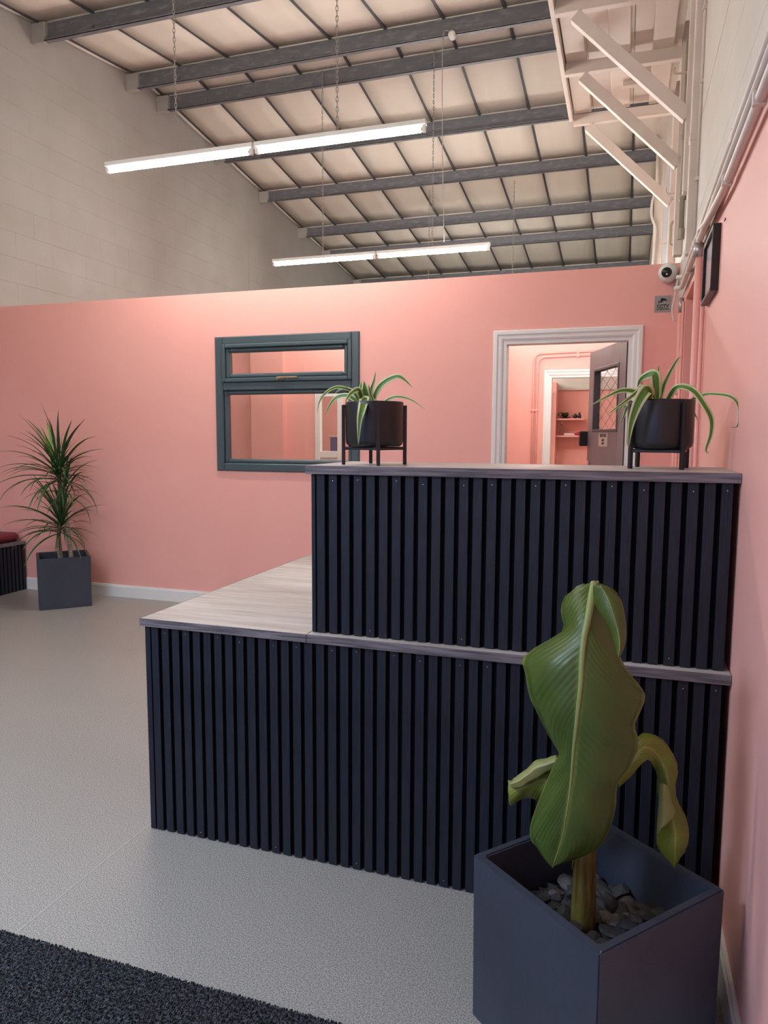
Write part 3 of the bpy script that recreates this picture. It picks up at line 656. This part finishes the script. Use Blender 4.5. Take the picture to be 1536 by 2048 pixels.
obj('edging', bx(bmesh.new(), -.9215, .2838, 2.028, 2.031, 1.243, 1.2687, .0004), 'wood_edge', wt); obj('underside', box(-.92, .283, 2.031, 2.41, 1.2425, 1.2445), 'wood_edge', wt)
obj('side_edging', box(-.9225, -.921, 2.028, 2.42, 1.243, 1.2685), 'wood_edge', wt)

# ------------------------------------------------------------------ pots on stands with spider plants
def ribbon(P, w, nrm, k=6, keel=.18, taper=1., across=4, base=.55):
    """leaf blade along P, width w, keeled down the middle, uv across/along"""
    Q = catmull(P, k); n = len(Q); bm = bmesh.new(); uvl = bm.loops.layers.uv.new('UVMap'); rows = []
    for i, p in enumerate(Q):
        t = i / (n - 1); T = (Q[min(i + 1, n - 1)] - Q[max(i - 1, 0)]).normalized()
        N = Vector(nrm); s = T.cross(N)
        s = s.normalized() if s.length > .05 else Vector((1, 0, 0)); up = s.cross(T).normalized()
        ww = w * (base + (1 - base) * min(1, t / .35)) * max(.03, (1 - max(0, (t - .45) / .55) ** 1.6)) ** taper
        rows.append([(bm.verts.new(p + s * ww * (c / across - .5) + up * (abs(c / across - .5) * 2 - .5) * keel * ww), c / across, t) for c in range(across + 1)])
    for a, b in zip(rows, rows[1:]):
        for c in range(across):
            f = bm.faces.new((a[c][0], a[c + 1][0], b[c + 1][0], b[c][0]))
            for l, q in zip(f.loops, (a[c], a[c + 1], b[c + 1], b[c])): l[uvl].uv = (q[1], q[2])
    return bm
def thicken(o, t=.0008):
    m = o.modifiers.new('thickness', 'SOLIDIFY'); m.thickness = t; m.offset = 0; return o
def pot_and_stand(cx, cy, a0, side):
    g = 'black pots on stands on the raised counter'
    st = thing('plant_stand', 'black four legged metal stand at ' + side + ' end of raised counter', 'plant stand', (cx, cy, 1.2687), group='plant stands on the raised counter')
    for k in range(4):
        a = a0 + k * PI / 2; p = Vector((.0975 * math.cos(a), .0975 * math.sin(a), 0))
        mt = Matrix.Translation(p) @ Matrix.Rotation(a, 4, 'Z')
        obj('leg', bx(bmesh.new(), -.0055, .0055, -.0055, .0055, 0, .186, .0012, mtx=mt), 'black', st)
    for k in range(2):
        a = a0 + k * PI / 2; mt = Matrix.Rotation(a, 4, 'Z')
        obj('crossbar', bx(bmesh.new(), -.095, .095, -.005, .005, .046 , .056 - .0003 * k, .001, mtx=mt), 'black', st)
    bm = bmesh.new()
    for k in range(4):
        a = a0 + k * PI / 2; b = a + PI / 2
        beam(bm, (.095 * math.cos(a), .095 * math.sin(a), .051), (.095 * math.cos(b), .095 * math.sin(b), .051), .008, .009)
    obj('rim_bars', bm, 'black', st)
    pt = thing('plant_pot', 'matt black round plant pot in the stand at ' + side + ' end of counter', 'pot', (cx, cy, 1.2687), group=g)
    obj('pot_wall', lathe(bmesh.new(), [(0, .0575), (.080, .0575), (.088, .064), (.0905, .075), (.0915, .192), (.0905, .1955), (.0885, .196), (.0875, .192), (.086, .09), (0, .085)], 56), 'black_matt' if 0 else 'black', pt, True)
    obj('soil', lathe(bmesh.new(), [(.087, .150), (.087, .168), (.04, .174), (0, .172)], 28), 'soil', pt, True)
    return st
pot_and_stand(-.752, 2.180, math.radians(26), 'left')
pot_and_stand(.095, 2.262, math.radians(36), 'right')
BANANA= [[[-0.075, 1.585, 1.042], [-0.051, 1.575, 1.052], [-0.034, 1.585, 1.045]], [[-0.111, 1.585, 1.02], [-0.054, 1.535, 1.029], [-0.003, 1.58, 1.029]], [[-0.116, 1.56, 0.986], [-0.058, 1.5, 0.995], [-0.012, 1.56, 0.984]], [[-0.114, 1.55, 0.949], [-0.064, 1.48, 0.958], [-0.009, 1.53, 0.953]], [[-0.187, 1.535, 0.891], [-0.066, 1.465, 0.916], [0.015, 1.515, 0.899]], [[-0.182, 1.515, 0.856], [-0.066, 1.455, 0.873], [0.053, 1.53, 0.846]], [[-0.168, 1.505, 0.807], [-0.069, 1.45, 0.828], [0.056, 1.52, 0.827]], [[-0.141, 1.5, 0.756], [-0.072, 1.45, 0.781], [0.04, 1.5, 0.782]], [[-0.106, 1.485, 0.709], [-0.076, 1.455, 0.732], [0.047, 1.505, 0.747]], [[-0.119, 1.49, 0.673], [-0.078, 1.46, 0.682], [0.038, 1.505, 0.695]], [[-0.145, 1.515, 0.59], [-0.082, 1.465, 0.625], [0.012, 1.495, 0.658]], [[-0.164, 1.515, 0.519], [-0.088, 1.47, 0.573], [0.007, 1.51, 0.575]], [[-0.151, 1.505, 0.481], [-0.096, 1.475, 0.52], [-0.026, 1.505, 0.502]], [[-0.114, 1.48, 0.461], [-0.112, 1.48, 0.459], [-0.11, 1.48, 0.461]]]
LEAFL= [[[-0.11, 1.6, 0.654], [-0.107, 1.57, 0.627], [-0.109, 1.6, 0.566]], [[-0.135, 1.62, 0.634], [-0.13, 1.57, 0.606], [-0.129, 1.6, 0.545]], [[-0.158, 1.63, 0.622], [-0.154, 1.58, 0.595], [-0.153, 1.6, 0.538]], [[-0.182, 1.63, 0.596], [-0.177, 1.59, 0.575], [-0.179, 1.61, 0.537]], [[-0.207, 1.62, 0.573], [-0.201, 1.59, 0.564], [-0.202, 1.62, 0.521]], [[-0.226, 1.61, 0.567], [-0.223, 1.6, 0.541], [-0.223, 1.63, 0.5]]]
LEAFR= [[[0.011, 1.63, 0.635], [0.011, 1.6, 0.626], [0.015, 1.6, 0.598]], [[0.038, 1.66, 0.667], [0.041, 1.63, 0.651], [0.04, 1.62, 0.619]], [[0.062, 1.68, 0.697], [0.065, 1.64, 0.679], [0.072, 1.63, 0.656]], [[0.105, 1.69, 0.682], [0.093, 1.65, 0.662], [0.094, 1.66, 0.617]], [[0.133, 1.66, 0.646], [0.116, 1.63, 0.623], [0.101, 1.67, 0.567]], [[0.135, 1.65, 0.576], [0.123, 1.61, 0.56], [0.101, 1.65, 0.512]], [[0.16, 1.65, 0.523], [0.134, 1.61, 0.511], [0.098, 1.64, 0.488]], [[0.163, 1.64, 0.477], [0.135, 1.61, 0.471], [0.104, 1.63, 0.454]], [[0.14, 1.62, 0.432], [0.137, 1.62, 0.424], [0.131, 1.62, 0.432]]]
SPIDERL= [[0.008, [[-0.791, 2.17, 1.456], [-0.809, 2.15, 1.492], [-0.835, 2.13, 1.506], [-0.865, 2.12, 1.506], [-0.888, 2.1, 1.486], [-0.905, 2.1, 1.462], [-0.912, 2.1, 1.429]]], [0.009, [[-0.8, 2.2, 1.458], [-0.841, 2.22, 1.502], [-0.884, 2.24, 1.512], [-0.915, 2.25, 1.497]]], [0.013, [[-0.783, 2.16, 1.456], [-0.784, 2.13, 1.497], [-0.794, 2.11, 1.494], [-0.802, 2.08, 1.476], [-0.805, 2.06, 1.453]]], [0.012, [[-0.804, 2.2, 1.458], [-0.842, 2.2, 1.484], [-0.88, 2.2, 1.484], [-0.909, 2.2, 1.462], [-0.929, 2.2, 1.421]]], [0.02, [[-0.777, 2.16, 1.456], [-0.763, 2.12, 1.471], [-0.753, 2.07, 1.439], [-0.76, 2.065, 1.399], [-0.763, 2.065, 1.331]]], [0.026, [[-0.777, 2.18, 1.454], [-0.778, 2.17, 1.475], [-0.777, 2.16, 1.503], [-0.779, 2.16, 1.528]]], [0.018, [[-0.778, 2.19, 1.455], [-0.786, 2.18, 1.481], [-0.799, 2.19, 1.505], [-0.804, 2.2, 1.53]]], [0.009, [[-0.776, 2.2, 1.458], [-0.77, 2.2, 1.503], [-0.76, 2.2, 1.534], [-0.755, 2.2, 1.561]]], [0.007, [[-0.748, 2.17, 1.456], [-0.762, 2.17, 1.493], [-0.768, 2.17, 1.519]]], [0.014, [[-0.76, 2.18, 1.457], [-0.741, 2.18, 1.504], [-0.713, 2.18, 1.529], [-0.677, 2.18, 1.542], [-0.653, 2.18, 1.531], [-0.628, 2.18, 1.506]]], [0.007, [[-0.719, 2.16, 1.457], [-0.692, 2.15, 1.473], [-0.659, 2.15, 1.478], [-0.619, 2.15, 1.466], [-0.576, 2.15, 1.436]]], [0.007, [[-0.829, 2.25, 1.46], [-0.852, 2.28, 1.475], [-0.88, 2.3, 1.487]]]]
SPIDERR= [[0.022, [[0.083, 2.25, 1.465], [0.078, 2.24, 1.509], [0.073, 2.24, 1.536], [0.058, 2.25, 1.537], [0.037, 2.26, 1.525], [0.028, 2.27, 1.503]]], [0.007, [[0.09, 2.27, 1.468], [0.084, 2.27, 1.538], [0.085, 2.27, 1.567]]], [0.009, [[0.092, 2.25, 1.465], [0.101, 2.25, 1.509], [0.115, 2.25, 1.544], [0.132, 2.25, 1.577], [0.142, 2.25, 1.585]]], [0.012, [[0.073, 2.22, 1.466], [0.061, 2.2, 1.495], [0.032, 2.16, 1.485], [-0.008, 2.12, 1.452], [-0.053, 2.1, 1.417]]], [0.012, [[0.071, 2.25, 1.468], [0.033, 2.25, 1.486], [-0.01, 2.24, 1.493], [-0.047, 2.23, 1.479], [-0.106, 2.22, 1.446]]], [0.024, [[0.064, 2.2, 1.463], [0.054, 2.16, 1.49], [0.032, 2.14, 1.457], [0.014, 2.14, 1.396], [0.009, 2.14, 1.329]]], [0.014, [[0.11, 2.24, 1.464], [0.126, 2.22, 1.493], [0.147, 2.2, 1.499], [0.174, 2.18, 1.484], [0.198, 2.16, 1.449], [0.219, 2.16, 1.409], [0.22, 2.16, 1.367], [0.21, 2.16, 1.325], [0.219, 2.16, 1.314]]], [0.008, [[0.167, 2.27, 1.462], [0.207, 2.27, 1.479], [0.234, 2.24, 1.479], [0.267, 2.2, 1.47], [0.284, 2.17, 1.448], [0.287, 2.15, 1.414], [0.282, 2.15, 1.388], [0.264, 2.14, 1.386]]], [0.008, [[0.067, 2.3, 1.47], [0.016, 2.36, 1.468], [-0.012, 2.38, 1.454], [-0.028, 2.39, 1.427]]], [0.008, [[0.062, 2.32, 1.471], [0.008, 2.38, 1.454], [-0.005, 2.38, 1.427], [-0.018, 2.38, 1.388]]], [0.008, [[0.142, 2.3, 1.466], [0.179, 2.36, 1.46], [0.195, 2.4, 1.433], [0.207, 2.4, 1.409]]], [0.014, [[0.077, 2.26, 1.465], [0.069, 2.27, 1.483], [0.062, 2.28, 1.495], [0.044, 2.29, 1.507], [0.029, 2.3, 1.506]]]]
FLAP= [[[-0.05, 1.49, 1.062], [-0.037, 1.475, 1.068], [-0.02, 1.49, 1.062]], [[-0.047, 1.48, 1.036], [-0.021, 1.465, 1.045], [0.003, 1.48, 1.042]], [[-0.035, 1.47, 1.014], [-0.011, 1.455, 1.02], [0.012, 1.47, 1.011]], [[-0.018, 1.46, 0.991], [-0.001, 1.445, 0.992], [0.016, 1.46, 0.978]], [[-0.006, 1.45, 0.962], [0.005, 1.435, 0.964], [0.013, 1.45, 0.954]], [[0.001, 1.44, 0.936], [0.003, 1.425, 0.939], [0.006, 1.44, 0.937]]]
FOLDR= [[[0.098, 1.6, 0.622], [0.105, 1.59, 0.627], [0.112, 1.6, 0.619]], [[0.097, 1.6, 0.583], [0.107, 1.59, 0.592], [0.123, 1.6, 0.583]], [[0.096, 1.6, 0.538], [0.111, 1.59, 0.552], [0.131, 1.6, 0.56]], [[0.096, 1.6, 0.506], [0.104, 1.59, 0.526], [0.116, 1.6, 0.532]]]
FOLDL= [[[-0.115, 1.6, 0.651], [-0.113, 1.555, 0.659], [-0.115, 1.56, 0.645]], [[-0.136, 1.6, 0.643], [-0.136, 1.555, 0.647], [-0.136, 1.56, 0.628]], [[-0.158, 1.6, 0.636], [-0.159, 1.555, 0.636], [-0.155, 1.56, 0.612]], [[-0.179, 1.6, 0.613], [-0.177, 1.555, 0.617], [-0.174, 1.56, 0.599]], [[-0.203, 1.6, 0.585], [-0.2, 1.555, 0.597], [-0.193, 1.56, 0.584]], [[-0.226, 1.6, 0.573], [-0.215, 1.555, 0.592], [-0.213, 1.56, 0.579]]]

def spider(data, cx, cy, lab):
    t = thing('spider_plant', lab, 'plant', (cx, cy, 1.440), group='spider plants on the raised counter')
    obj('crown', lathe(bmesh.new(), [(.016, -.004), (.018, .01), (.010, .03), (0, .034)], 12), 'spider', t, True)
    off = Vector((cx, cy, 1.440))
    for w, P in data:
        P = [Vector(p) - off for p in P]
        c = Vector((0, 0, .005)); P = [c + (P[0] - c) * .35] + P
        o = obj('leaf', ribbon(P, w * 1.45, (.25, -1, .35)), 'spider', t, True); thicken(o, .0006)
spider(SPIDERL, -.752, 2.180, 'spider plant with short cut upright leaves in the left counter pot')
spider(SPIDERR, .095, 2.262, 'larger arching spider plant in the right counter pot by the wall')

# ------------------------------------------------------------------ square planters
def planter(lab, cx, cy, rz, s, h, depth):
    t = thing('square_planter', lab, 'planter', (cx, cy, 0), rz, group='square planters')
    a, b, w = s / 2, s / 2 - .021, .021; bm = bmesh.new()
    def loop(r, z): return [bm.verts.new((x * r, y * r, z)) for x, y in ((-1, -1), (1, -1), (1, 1), (-1, 1))]
    L = [loop(a * .985, 0), loop(a, h), loop(b, h), loop(b - .003, .02)]
    bm.faces.new(L[0][::-1])
    for p, q in zip(L, L[1:]):
        for i in range(4): bm.faces.new((p[i], p[(i + 1) % 4], q[(i + 1) % 4], q[i]))
    bm.faces.new(L[-1])
    es = [e for e in bm.edges if all(v in L[0] + L[1] + L[2] for v in e.verts)]
    bmesh.ops.bevel(bm, geom=es, offset=.0035, segments=2, affect='EDGES')
    bmesh.ops.recalc_face_normals(bm, faces=bm.faces)
    obj('planter_box', bm, 'planter', t)
    n = 14; bm = bmesh.new(); rs = random.Random(5); g = [[bm.verts.new(((i / n - .5) * 2 * (b - .005), (j / n - .5) * 2 * (b - .005), h - depth + rs.uniform(-.006, .006))) for j in range(n + 1)] for i in range(n + 1)]
    for i in range(n):
        for j in range(n): bm.faces.new((g[i][j], g[i + 1][j], g[i + 1][j + 1], g[i][j + 1]))
    obj('soil', bm, 'soil', t, True)
    return t, b
p1, inner = planter('large dark blue grey square planter holding the banana plant, in front of desk', -.030, 1.592, math.radians(49.5), .380, .40, .145)
rocks = []
rs = random.Random(11)
for k in range(9):
    bm = bmesh.new(); bmesh.ops.create_icosphere(bm, subdivisions=2, radius=1)
    sx, sy, sz = rs.uniform(.8, 1.3), rs.uniform(.6, 1.0), rs.uniform(.28, .5); ph = [rs.uniform(0, 6) for _ in range(6)]
    for v in bm.verts:
        c = v.co.copy(); f = 1 + .16 * math.sin(2.3 * c.x + ph[0]) + .14 * math.sin(2.9 * c.y + ph[1]) + .1 * math.sin(3.7 * c.z + ph[2])
        c *= f
        for nx in range(3):      # facets, as broken slate
            d = Vector((math.cos(ph[nx]), math.sin(ph[nx] * 2), math.cos(ph[nx] * 3) * .6)).normalized(); o = c.dot(d) - .62
            if o > 0: c -= d * o
        v.co = Vector((c.x * sx, c.y * sy, c.z * sz))
    me = bpy.data.meshes.new('stone'); bm.to_mesh(me); bm.free(); me.materials.append(M['rock'])
    me.materials[0] = M['rock']; rocks.append(me)
M['rock_dark'] = mat('dark slate chipping', (.014, .013, .014), .6, col2=(.045, .04, .038), nscale=12, bump=.4, bscale=50)
M['rock_brown'] = mat('brown slate chipping', (.035, .025, .021), .65, col2=(.075, .054, .045), nscale=12, bump=.4, bscale=50)
rk2 = []
for me in rocks:
    for mm in ('rock_dark', 'rock_dark', 'rock_dark', 'rock_brown', 'rock'):
        c = me.copy(); c.materials.clear(); c.materials.append(M[mm]); rk2.append(c)
cnt = 0
for i in range(11):
    for j in range(11):
        x = (i + .5 + rs.uniform(-.35, .35)) / 11 * 2 - 1; y = (j + .5 + rs.uniform(-.35, .35)) / 11 * 2 - 1; b = inner - .024
        if Vector((x * b + .004, y * b)).length < .035: continue
        for lay in range(1 + (rs.random() < .35)):
            sc_ = rs.uniform(.020, .034)
            inst('stone', rs.choice(rk2), p1, (x * b + lay * .01, y * b, .262 + lay * .014 + rs.uniform(0, .006)), (rs.uniform(-.4, .4), rs.uniform(-.4, .4), rs.uniform(0, 6.3)), (sc_,) * 3)
p2, _ = planter('dark blue grey square planter holding the dracaena, against the pink partition', -4.250, 4.665, math.radians(44.5), .385, .40, .06)

# ------------------------------------------------------------------ banana plant
bp_ = thing('banana_plant', 'banana plant with one big drooping leaf in the front planter', 'plant', (-.050, 1.590, .262))
OB = Vector((-.050, 1.590, .262))
st = obj('stem', tube(bmesh.new(), [Vector(p) - OB for p in ((-.050, 1.590, .25), (-.050, 1.590, .29), (-.050, 1.592, .45), (-.051, 1.595, .70), (-.052, 1.60, .92), (-.054, 1.592, 1.02), (-.055, 1.578, 1.04))], [.030, .0275, .0235, .020, .014, .009, .006], 16), 'stem', bp_, True)
for k, (z0, z1, a) in enumerate(((.262, .52, .6), (.40, .62, 3.4), (.5, .8, 5.2))):   # dry sheath edges wrapped round the stem
    pts = [Vector((.0005 + math.cos(a + .8 * t) * (.0275 - .02 * t * .3), math.sin(a + .8 * t) * (.0275 - .02 * t * .3), (z0 + (z1 - z0) * t) - .262)) for t in [i / 8 for i in range(9)]]
    obj('sheath', tube(bmesh.new(), pts, .0022, 5), 'stem', bp_, True)
def blade(name, rows, m, sub=3, ripple=.006, nv=7, seed=1, mid=True, parent=None, O=OB):
    """leaf from rows of (left edge, midrib, right edge): arched halves, rippled between the side veins"""
    L = catmull([r[0] for r in rows], sub); C = catmull([r[1] for r in rows], sub); R = catmull([r[2] for r in rows], sub); n = len(C)
    bm = bmesh.new(); uvl = bm.loops.layers.uv.new('UVMap'); g = []; H = 7; rs = random.Random(seed)
    for i in range(n):
        t = i / (n - 1); T = (C[min(i + 1, n - 1)] - C[max(i - 1, 0)]).normalized(); row = []
        S_ = (R[i] - L[i]); S_ = S_.normalized() if S_.length > 1e-5 else Vector((1, 0, 0)); N = T.cross(S_)
        N = N.normalized() if N.length > .1 else Vector((0, -1, 0))
        if N.y > 0: N = -N
        for j in range(-H, H + 1):
            u = abs(j) / H; E = L[i] if j < 0 else R[i]; p = C[i].lerp(E, u); wd = (E - C[i]).length
            arch = math.sin(PI * min(1, u * 1.0)) * wd * .16
            rp = ripple * math.sin(2 * PI * (nv * (t - .16 * u)) + (2. if j < 0 else 0)) * u ** .8 * min(1, wd / .05) + ripple * .35 * math.sin(2 * PI * nv * 2.3 * (t - .2 * u) + seed) * u
            row.append((bm.verts.new(p + N * (arch + rp) - O), .5 + .5 * j / H, t))
        g.append(row)
    for a, b in zip(g, g[1:]):
        for c in range(2 * H):
            f = bm.faces.new((a[c][0], a[c + 1][0], b[c + 1][0], b[c][0]))
            for l, q in zip(f.loops, (a[c], a[c + 1], b[c + 1], b[c])): l[uvl].uv = (q[1], q[2])
    o = obj(name, bm, m, parent, True); thicken(o, .0009)
    if mid:
        pts = [c - O + Vector((0, -.001, 0)) for c in C]; rr = [max(.0008, .0085 * (1 - i / (n - 1)) ** 1.1) for i in range(n)]
        obj('midrib', tube(bmesh.new(), pts, rr, 8, flat=.8), 'midrib', o, True)
    return o
blade('leaf', BANANA, 'banana', parent=bp_)
blade('leaf', LEAFL, 'banana_young', ripple=.004, nv=3, seed=2, mid=False, parent=bp_)
blade('leaf', LEAFR, 'banana_young', ripple=.004, nv=4, seed=4, mid=False, parent=bp_)
# right flap of the big leaf, torn free, and the furled shoot at the crown
blade('leaf', [tuple(Vector(q) for q in r) for r in FLAP], 'banana', ripple=.002, nv=2, seed=6, mid=False, parent=bp_)
blade('leaf_fold', [tuple(Vector(q) for q in r) for r in FOLDR], 'fold', ripple=.001, nv=2, seed=7, mid=False, parent=bp_)
blade('leaf_fold', [tuple(Vector(q) for q in r) for r in FOLDL], 'fold', ripple=.002, nv=3, seed=8, mid=False, parent=bp_)
obj('leaf_stalk', tube(bmesh.new(), [Vector(p) - OB for p in ((-.050, 1.60, .55), (-.02, 1.605, .62), (.012, 1.60, .665))], [.012, .008, .005], 8), 'midrib', bp_, True)
obj('leaf_stalk', tube(bmesh.new(), [Vector(p) - OB for p in ((-.050, 1.60, .52), (-.075, 1.59, .58), (-.105, 1.575, .615))], [.012, .007, .004], 8), 'midrib', bp_, True)
obj('shoot', tube(bmesh.new(), [Vector(p) - OB for p in ((-.052, 1.60, 1.0), (-.047, 1.602, 1.04), (-.044, 1.60, 1.052))], [.010, .006, .002], 8), 'banana_young', bp_, True)

# ------------------------------------------------------------------ dracaena
dr = thing('dracaena', 'tall dracaena with two tufts of narrow dark leaves by the partition', 'plant', (-4.25, 4.665, .335))
OD = Vector((-4.25, 4.665, .335))
heads = [(Vector((-4.255, 4.665, 1.04)), 84, .50, 0), (Vector((-4.19, 4.66, .93)), 30, .40, 1), (Vector((-4.235, 4.64, .63)), 78, .45, 2)]
for pts, r in (([(-4.17, 4.67, .33), (-4.185, 4.67, .50), (-4.205, 4.665, .72), (-4.20, 4.66, .93)], .017), ([(-4.26, 4.665, .33), (-4.275, 4.66, .55), (-4.262, 4.665, .78), (-4.255, 4.665, 1.03)], .013), ([(-4.245, 4.63, .33), (-4.265, 4.63, .50), (-4.235, 4.64, .66)], .012)):
    obj('stem', tube(bmesh.new(), [p - OD for p in catmull(pts, 5)], r, 9), 'bark', dr, True)
rs = random.Random(21)
lv = []
for k in range(14):
    L = 1.; up = (k / 13) ** 1.25     # from drooping to upright
    el = math.radians(-5 + 85 * up + rs.uniform(-6, 6)); dr_ = (.75 - .55 * up) * rs.uniform(.75, 1.15); P = []
    x = z = 0; th = el
    for s in range(7):
        P.append(Vector((x, rs.uniform(-.008, .008), z))); x += math.cos(th) * L / 6; z += math.sin(th) * L / 6; th -= dr_ * .33 * (1.25 if s > 1 else .6)
    bm = ribbon(P, .038, (0, .25, 1), 2, keel=.25, across=2, base=.7, taper=.9)
    me = bpy.data.meshes.new('leaf'); bm.to_mesh(me); bm.free(); me.materials.append(M['drac'])
    for p in me.polygons: p.use_smooth = True
    lv.append(me)
for c, n, L, hi in heads:
    for k in range(n):
        u = (k / n) ** .85; a = k * 2.39996 + rs.uniform(-.25, .25); i = min(13, max(0, int(u * 14 + rs.uniform(-1, 1))))
        s = L * rs.uniform(.72, 1.08)
        # keep blades off the partition
        if math.sin(a) > .25: s *= .62
        inst('leaf', lv[i], dr, c - OD + Vector((rs.uniform(-.01, .01), rs.uniform(-.01, .01), -.06 + .12 * u)), (0, 0, a), (s, s * 1.05, s))
nm = lv[12].copy(); nm.materials.clear(); nm.materials.append(M['drac_new'])
for a, s in ((2.6, .42), (3.0, .36), (3.5, .38), (1.2, .34)): inst('leaf', nm, dr, heads[0][0] - OD + Vector((-.03, -.02, .03)), (0, -.25, a), (s, s * 1.5, s))['label'] = 'bright green new leaf'

# ------------------------------------------------------------------ bench, matting
be = thing('bench', 'low black slatted bench with maroon cushion, cut off at left edge', 'bench', (0, 0, 0))
BX, BY0, BY1 = -4.958, 3.6, 4.995
obj('carcass', box(XL + .005, BX - .014, BY0 + .014, BY1, .004, .405), 'felt', be)
sm = bpy.data.meshes.new('slat'); b2 = box(-.012, 0, 0, .027, .003, .405, .0009); b2.to_mesh(sm); b2.free(); sm.materials.append(M['slat'])
y = BY1 - .029
while y > BY0: inst('slat', sm, be, (BX, y, 0)); y -= .0403
obj('seat_board', bx(bmesh.new(), XL + .003, BX + .014, BY0 - .01, BY1, .405, .428, .002), 'wood_edge', be)
bm = bx(bmesh.new(), XL + .01, BX - .035, BY0 + .01, BY1 - .012, .430, .505); bmesh.ops.bevel(bm, geom=bm.edges[:], offset=.02, segments=3, affect='EDGES')
cu = obj('cushion', bm, 'maroon', None, True); tag(cu, 'maroon vinyl seat cushion on the black slatted bench', 'cushion')
bm = box(-3.5, -.42, .25, 1.437, 0, .007)
mt = tag(obj('entrance_mat', bm, 'mat'), 'charcoal looped entrance mat at the lower left corner', 'mat')
# looped pile: small tufts over the part that can be seen
rs = random.Random(2); verts = []; faces = []
def tuft(x, y, r, h):
    b = len(verts); a = rs.uniform(0, 1.5)
    for k in range(4): verts.append((x + r * math.cos(a + k * PI / 2), y + r * math.sin(a + k * PI / 2), .0068))
    for k in range(4): verts.append((x + r * .6 * math.cos(a + .5 + k * PI / 2), y + r * .6 * math.sin(a + .5 + k * PI / 2), .007 + h))
    for k in range(4): faces.append((b + k, b + (k + 1) % 4, b + 4 + (k + 1) % 4, b + 4 + k))
    faces.append((b + 4, b + 5, b + 6, b + 7))
step = .0066
for i in range(int(1.5 / step)):
    for j in range(int(.42 / step)):
        x = -1.95 + i * step + rs.uniform(-.002, .002); y = 1.437 - j * step + rs.uniform(-.002, .002); tuft(x, y, .0036, rs.uniform(.002, .005))
me = bpy.data.meshes.new('pile'); me.from_pydata(verts, [], faces); me.materials.append(M['mat'])
o = bpy.data.objects.new('pile', me); COL.objects.link(o); o.parent = mt; o['kind'] = 'stuff'
